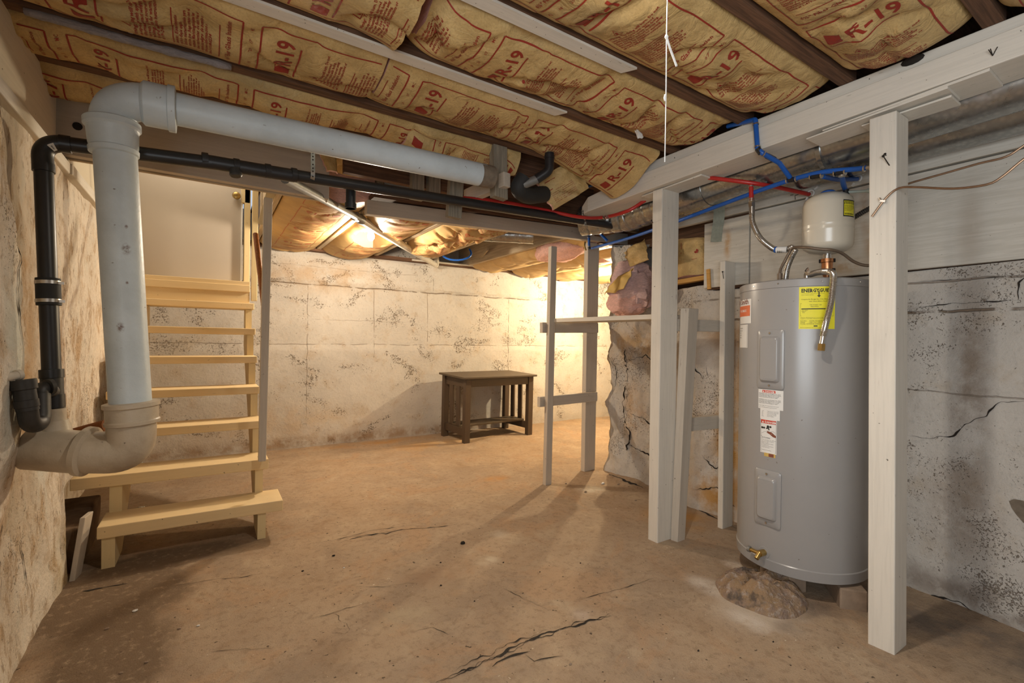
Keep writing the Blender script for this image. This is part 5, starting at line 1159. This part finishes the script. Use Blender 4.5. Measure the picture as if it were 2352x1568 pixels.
# small debris
for i, (px_, py_, s_) in enumerate(((310, 1404, .012), (1063, 1250, .018), (245, 1445, .010), (455, 1437, .008), (412, 1443, .009), (695, 1312, .008), (766, 1277, .010), (278, 1545, .008), (336, 1521, .008), (325, 1168, .024), (1345, 1130, .016), (1420, 1115, .014), (1385, 1112, .02), (1300, 1110, .012), (1460, 1150, .012), (1330, 1060, .01), (1012, 1293, .007), (1013, 1345, .007), (1333, 1292, .006), (1156, 1291, .006), (1240, 1310, .005), (1090, 1380, .005), (1604, 1495, .006), (1776, 1475, .005), (790, 1305, .006), (1310, 1525, .008), (1360, 1402, .006))):
    p = PZ(px_, py_); m = MB(); G = []
    for a in range(9):
        G.append([np.array([p[0], p[1], fz(p[0], p[1])+s_*.25])+np.array([math.cos(a*PI/4)*math.cos(b), .7*math.sin(a*PI/4)*math.cos(b), .5*math.sin(b)])*s_*(.8+.5*nz(a % 8, b*2, i)) for b in np.linspace(-PI/2, PI/2, 5)])
    m.grid(G, 0, False); dark = i in (1, 5, 6, 16, 17, 18, 19, 20, 21, 22, 23)
    tag(obj('pebble', m, M['dark'] if dark else M['brick'] if i % 3 else M['paper']), 'tiny dark crumb lying on the bare concrete floor' if dark else 'tiny pale chip lying on the bare concrete floor', 'pebble', 'dark crumbs on the floor' if dark else 'pale chips on the floor')

# ------------------------------------------------------------------ ducts, tubes and wires on the right
mb = MB(); mb.tube([(2.36, -1.65, 2.045), (2.36, .4, 2.03), (2.36, 1.25, 2.0), (2.36, 1.95, 1.967)], .1, 40, False); P, tt = resample([(2.36, 1.95, 1.967), (2.36, 2.0, 1.965)], .004)
for y in (1.60, 1.0, -.2): mb.tube([(2.36, y, 1.982+.02*(1.6-y)), (2.36, y+.018, 1.982+.02*(1.6-y))], .1025, 40, True)
one('round_duct', mb, M['galv'], 'rust spotted round metal duct alongside the beam', 'duct')
mb = MB(); mb.tube([(2.575, -1.65, 2.005), (2.575, .4, 2.01), (2.575, 1.9, 2.005)], .095, 40); one('round_duct', mb, M['galv'], 'second round metal duct tight against the right wall', 'duct')
mb = MB(); path = bendpath([(2.36, 1.95, 1.967), (2.36, 2.22, 1.955), (2.20, 2.50, 1.955)], .18, 10); P, tt = resample(path, .008)
mb.tube(P, .101*(1-.045*(np.abs(((tt/.075) % 1)-.5) > .40)), 36); one('duct_elbow', mb, M['galv'], 'segmented metal duct elbow behind the middle post', 'duct')
def tubething(name, pts, r, m, label, cat='tube', rings=(), fits=(), step=.012, bend=None):
    P = bendpath(pts, bend) if bend else spline(pts, step)
    t = thing(name, label, cat, P[len(P)//2])
    mb = MB(); mb.tube(P, r, 14); obj('tube', mb, M[m], t)
    for c, d in rings: mb = MB(); mb.lathe(np.array(c)-np.array(d)*.003, [(0, r), (.0005, r*1.28), (.006, r*1.28), (.0065, r)], d, 14); obj('crimp_ring', mb, M['steel'], t)
    for q in fits:
        mb = MB()
        for a, b in q: mb.tube([a, b], r*1.18, 12)
        obj('fitting', mb, M['fit'], t)
    return t
pr_ = .0105; XP = 2.25
qa = PX(1990, 385, XP); qb = PX(1820, 412, XP); qc = PX(1545, 512, 2.31); qd = PX(1440, 548, 2.45); qe = PY(1360, 570, 2.86)
dp = qa-qb; dp /= np.linalg.norm(dp); rings = []; fits = []
for x, y in ((1808, 414), (1829, 411), (1862, 406), (1887, 402), (1917, 398), (1941, 395), (1985, 387)): rings.append((PX(x, y, XP), dp))
for x0, y0, x1, y1 in ((1811, 413.5, 1826, 411.5), (1866, 405.5, 1884, 402.5), (1921, 397.5, 1938, 395.3)): fits.append([(PX(x0, y0, XP), PX(x1, y1, XP))])
tubething('cold_water_line', [qe, qd, qc, qb, qa], pr_, 'blue', 'long blue water tube running from the far frame to above the heater', 'tube', rings, fits)
mb = MB(); mb.tube([qa, qa+dp*.05], .009, 12); mb.tube([qa+dp*.012, qa+dp*.026], .0135, 6, smooth=False); one('pipe_adapter', mb, M['steel'], 'steel adapter on the blue tube end behind the right post', 'adapter')
u0_ = PX(1672, 290, 2.10); u1 = PX(1735, 274, 2.046); u2 = PX(1740, 342, 2.042); u3 = PX(1790, 374, 2.16); u4 = PX(1816, 410, XP)
tubething('cold_water_riser', [u0_, u1, u2, PX(1752, 352, 2.05), u3, u4], pr_, 'blue', 'short blue tube coming over the beam face down to the blue line', 'tube', [(PX(1736, 285, 2.046), (0, 0, 1)), (PX(1740, 337, 2.043), (0, 0, 1)), (PX(1753, 353, 2.05), (.5, -.3, -.2)), (PX(1705, 281, 2.072), (.5, -1, .1))], [[(PX(1740, 341, 2.042), PX(1748, 352, 2.05))], [(PX(1762, 358, 2.1), PX(1778, 366, 2.15))]], bend=.012)
tubething('cold_water_branch', [PX(1932, 397, XP), PX(1938, 425, 2.38), PX(1943, 440, 2.45)], pr_, 'blue', 'short blue branch tube dropping behind the expansion tank', 'tube', [(PX(1934, 404, XP), (0, 0, 1))], [[(PX(1943, 436, 2.42), PX(1944, 446, 2.42))]])
mb = MB(); mb.tube([PX(1945, 441, 2.42), PX(2000, 438, 2.42)], .006, 10); mb.tube([PX(1992, 438, 2.42), PX(2006, 438, 2.42)], .010, 8); one('clear_hose', mb, M['clearblue'], 'thin clear hose running from the blue branch behind the right post', 'hose')
tubething('cold_water_stub', [PX(1890, 405, 2.30), PX(1925, 412, 2.45), PX(1968, 411, 2.655)], pr_, 'blue', 'dusty blue tube stub clamped to the wall board', 'tube')
def talon(c, lab):
    mb = MB(); c = np.array(c); a_ = np.linspace(-.4, PI*1.35, 16); mb.tube([c+np.array([0, .016*math.cos(q), .016*math.sin(q)]) for q in a_], .0045, 8); mb.bar(c+np.array([.006, -.016, .016]), c+np.array([.006, -.034, .030]), .012, .008); mb.bar(c+np.array([.006, .016, -.016]), c+np.array([.006, .026, -.030]), .010, .008); return one('pipe_clip', mb, M['paper'], lab, 'clip')
talon(PX(1970, 410, 2.655), 'white clip holding the dusty blue stub'); talon(PX(1862, 444, 2.65), 'white clip holding the red tube end')
r1 = PX(1630, 408, 2.17); r2 = PX(1725, 420, XP); r3 = PX(1858, 446, 2.65)
tubething('hot_water_line', [PX(1560, 399, 2.14), r1, r2, PX(1775, 428, 2.36), r3], pr_, 'red', 'red hot water tube crossing to the wall clip above the heater', 'tube', [(PX(1745, 423, 2.29), (.5, -.5, 0)), (PX(1758, 425.5, 2.32), (.5, -.5, 0))], [[(PX(1720, 419, XP), PX(1733, 421.5, 2.27))]])
tubething('hot_water_drop', [PX(1725, 424, XP), PX(1726, 462, XP)], pr_*1.02, 'red', 'short upright red tube above the curved steel hose', 'tube', [(PX(1725, 428, XP), (0, 0, 1)), (PX(1726, 457, XP), (0, 0, 1)), (PX(1726, 461, XP), (0, 0, 1))])
# red and blue lines crossing by the drain line
tubething('hot_water_line', [PY(985, 446, 2.36), PY(1035, 452, 2.32), PY(1150, 463, 2.30), PY(1250, 482, 2.26), PY(1330, 498, 2.18), PX(1385, 499, 2.10), PX(1440, 485, 2.13), PX(1482, 460, 2.20)], pr_, 'red', 'long red tube running beside the black drain and under the beam end', 'tube', [(PX(1388, 499, 2.10), (0, -1, 0)), (PX(1394, 498.5, 2.10), (0, -1, 0))])
tubething('cold_water_line', [PY(1095, 458, 2.40), PY(1190, 470, 2.38), PY(1290, 491, 2.36), PY(1345, 503, 2.35), PY(1395, 516, 2.36)], pr_, 'blue', 'dark blue tube just under the red tube beside the black drain', 'tube', [(PY(1187, 469.5, 2.38), (1, 0, 0)), (PY(1191, 470.3, 2.38), (1, 0, 0)), (PY(1288, 491, 2.36), (1, 0, 0)), (PY(1297, 493, 2.36), (1, 0, 0))])
tubething('cold_water_loop', [PY(1300, 452, 2.62), PY(1345, 432, 2.45), PY(1382, 416, 2.30)], .009, 'blue', 'short blue tube in the dark beside the beam end', 'tube', [(PY(1372, 420, 2.34), (1, 0, 0))])
tubething('cold_water_drop', [PY(1352, 527, 2.84), PY(1353, 570, 2.84)], pr_, 'blue', 'upright blue tube at the far frame post top', 'tube', [(PY(1352, 545, 2.84), (0, 0, 1)), (PY(1353, 566, 2.84), (0, 0, 1))], [[(PY(1353, 566, 2.84), PY(1353.5, 572, 2.84))]])
tubething('cold_water_spur', [PY(1368, 526, 2.70), PY(1395, 553, 2.62)], pr_, 'blue', 'slanting blue spur joining the long blue line near the frame', 'tube')
mb = MB(); mb.tube(spline([PY(1344, 555, 2.83), PY(1343, 565, 2.83), PY(1346, 575, 2.83)], .006), .006, 8); one('valve_lever', mb, M['brass'], 'small brass lever beside the upright blue tube', 'lever')
# copper tubes, flexible conduit, hanging tape on the right
mb = MB(); mb.tube(spline([PX(2420, 318, 2.04), PX(2352, 365, 2.04), PX(2300, 407, 2.04), PX(2265, 424, 2.04), PX(2190, 433, 2.04), PX(2110, 430, 2.042), PX(2065, 432, 2.045), PX(2035, 455, 2.045), PX(2003, 497, 2.045)], .012), .0038, 8); cu_ = one('copper_tube', mb, M['tubecu'], 'thin dull copper tube bent across the face of the right post', 'tube')
mb = MB(); c = PX(2028, 462, 2.043); mb.bar(c-np.array([0, .008, .003]), c+np.array([0, .008, .003]), .012, .007); mb.lathe(c+np.array([-.004, .006, .006]), [(0, .004), (.008, .004)], (0, .4, 1), 8); obj('tube_clip', mb, M['steel'], cu_)
mb = MB(); mb.tube(spline([PX(2420, 290, 2.25), PX(2352, 334, 2.25), PX(2310, 360, 2.25), PX(2250, 375, 2.25), PX(2180, 395, 2.25), PX(2095, 419, 2.25), PX(2060, 432, 2.25)], .012), .0040, 8); one('copper_tube', mb, M['tubecu'], 'thin copper tube passing behind the right post', 'tube')
mb = MB(); corrugated(mb, [t_top(1960, 500, 2.72), t_top(2005, 475, 2.74), t_top(2060, 455, 2.76)], .011, .008, .14, 12); one('flexible_conduit', mb, plain('dark flex', (.10, .09, .08), .4, .5), 'dark ribbed conduit between the expansion tank and right post', 'conduit')
P = [PX(1652, 470, 2.50), PX(1651, 500, 2.50), PX(1647, 530, 2.50), PX(1644, 556, 2.51)]; sd = np.array([.028*.4, -.028, 0]); mb = MB(); S_ = spline(P, .01); G = [[p-sd+np.array([0, 0, .004*math.sin(i)]), p, p+sd] for i, p in enumerate(S_)]; mb.grid(G); mb.grid([[q+np.array([.002, 0, 0]) for q in r] for r in G]); one('duct_tape', mb, plain('grey cloth tape', (.27, .28, .22), .7, 0, .2, 60), 'strip of grey-green cloth tape hanging from the duct', 'tape')
mb = MB(); c = PX(1822, 447, 2.66); mb.tube([c, c+np.array([-.03, .0, -.008])], .0016, 6); mb.tube([PX(1827, 458, 2.66), PX(1826, 449, 2.66), PX(1850, 440, 2.655)], .0016, 6); one('wire_tie', mb, M['dark'], 'twist of dark wire and a nail beside the red tube clip', 'wire')

# pull string hanging in front of the ceiling, with its lamp just above the frame
qs0 = t_top(1535, -95, 1.2); qs1 = t_top(1531, 85, 1.2); qs2 = t_top(1527, 372, 1.2)
t = thing('pull_string', 'thin white pull string with a knot hanging from the ceiling lamp', 'string', qs2)
mb = MB(); mb.tube(spline([qs0, qs1, t_top(1530, 200, 1.2), qs2], .02), .0014, 6); obj('cord', mb, M['paper'], t)
mb = MB(); mb.tube(spline([qs1, t_top(1538, 108, 1.2), t_top(1546, 130, 1.2), t_top(1554, 152, 1.2)], .01), [.0018, .0024, .003, .0034, .0036, .0036, .003][:len(spline([qs1, t_top(1538, 108, 1.2), t_top(1546, 130, 1.2), t_top(1554, 152, 1.2)], .01))] if False else .0028, 6); mb.lathe(qs1-np.array([0, 0, .006]), [(0, .002), (.006, .005), (.012, .002)], (0, 0, 1), 8); obj('knot_tail', mb, M['paper'], t)
mb = MB(); mb.lathe(t_top(1527, 232, 1.2), [(0, .0014), (.008, .003), (.016, .0014)], (0, 0, 1), 8); obj('lower_knot', mb, M['paper'], t)

# ------------------------------------------------------------------ lamps and added fill
def emis(name, c, s):
    m = bpy.data.materials.new(name); m.use_nodes = True; b = m.node_tree.nodes['Principled BSDF']; b.inputs['Emission Color'].default_value = (*c, 1); b.inputs['Emission Strength'].default_value = s; b.inputs['Base Color'].default_value = (.8, .8, .8, 1); return m
def bulb(loc, power, c, label, r=.03, glow=25):
    loc = np.array(loc, float); t = thing('lamp', label, 'lamp', loc)
    mb = MB(); mb.lathe(loc+np.array([0, 0, .045]), [(-.075, .003), (-.07, .016), (-.05, .028), (-.03, .030), (-.01, .022), (.005, .014)], (0, 0, 1), 20); obj('bulb', mb, emis('lit bulb', c, glow), t)
    mb = MB(); mb.lathe(loc+np.array([0, 0, .05]), [(0, .016), (.02, .018), (.03, .045), (.05, .05)], (0, 0, 1), 24); obj('lamp_holder', mb, M['cream'], t)
    l = bpy.data.lights.new('bulb_light', 'POINT'); l.energy = power; l.color = c; l.shadow_soft_size = r; lo = bpy.data.objects.new('bulb_light', l); COL.objects.link(lo); lo.location = tuple(loc-np.array([0, 0, .07])); return t
WARM = (1., .70, .40)
bulb(PY(852, 545, 3.95)+np.array([0, 0, .0]), 52, (1., .84, .64), 'glowing bulb in the torn batt over the far room', .05, 45)
bulb((4.15, 4.05, 1.86), 122, (1., .82, .54), 'lit bulb in the side room behind the stone wall end')
CL = np.array([.90, .87, 2.045])
t = thing('lamp', 'reflector bulb at the ceiling just above the picture', 'lamp', CL)
mb = MB(); mb.lathe(CL, [(-.018, .004), (-.017, .026), (-.005, .030), (.03, .022), (.045, .014), (.08, .014)], (0, 0, 1), 20); obj('bulb', mb, emis('lit reflector bulb', (1., .92, .8), 12), t)
l = bpy.data.lights.new('reflector_light', 'SPOT'); l.energy = 41; l.color = (1., .91, .79); l.spot_size = math.radians(176); l.spot_blend = .9; l.shadow_soft_size = .04
lo = bpy.data.objects.new('reflector_light', l); COL.objects.link(lo); lo.location = tuple(CL-np.array([0, 0, .03]))
def area(loc, rot, sx, sy, e, c, nm='fill_light'):
    l = bpy.data.lights.new(nm, 'AREA'); l.shape = 'RECTANGLE'; l.size = sx; l.size_y = sy; l.energy = e; l.color = c
    o = bpy.data.objects.new(nm, l); COL.objects.link(o); o.location = loc; o.rotation_euler = rot; return o
area((-.60, -.71, 1.15), (math.radians(118), 0, math.radians(-78)), 1.6, .95, 36, (.90, .96, 1.), 'cool_fill_light')  # cool fill added behind the camera, tilted up to brighten the ceiling
area((-.1, 4.0, 2.75), (0, 0, 0), .6, .5, 5, (1., .86, .66), 'stairwell_light')
w = bpy.data.worlds.new('world'); sc.world = w; w.use_nodes = True; w.node_tree.nodes['Background'].inputs[0].default_value = (.6, .7, .85, 1); w.node_tree.nodes['Background'].inputs[1].default_value = .6
for o in list(bpy.data.objects):
    if '_o' in o: del o['_o']
vs = sc.view_settings; vs.view_transform = 'Standard'; vs.look = 'None'; vs.gamma = 1; vs.use_curve_mapping = False; vs.exposure = .58
sc.cycles.adaptive_threshold = .04; sc.cycles.max_bounces = 7; sc.cycles.diffuse_bounces = 4; sc.cycles.glossy_bounces = 3; sc.cycles.sample_clamp_indirect = 4; sc.cycles.caustics_reflective = False; sc.cycles.caustics_refractive = False
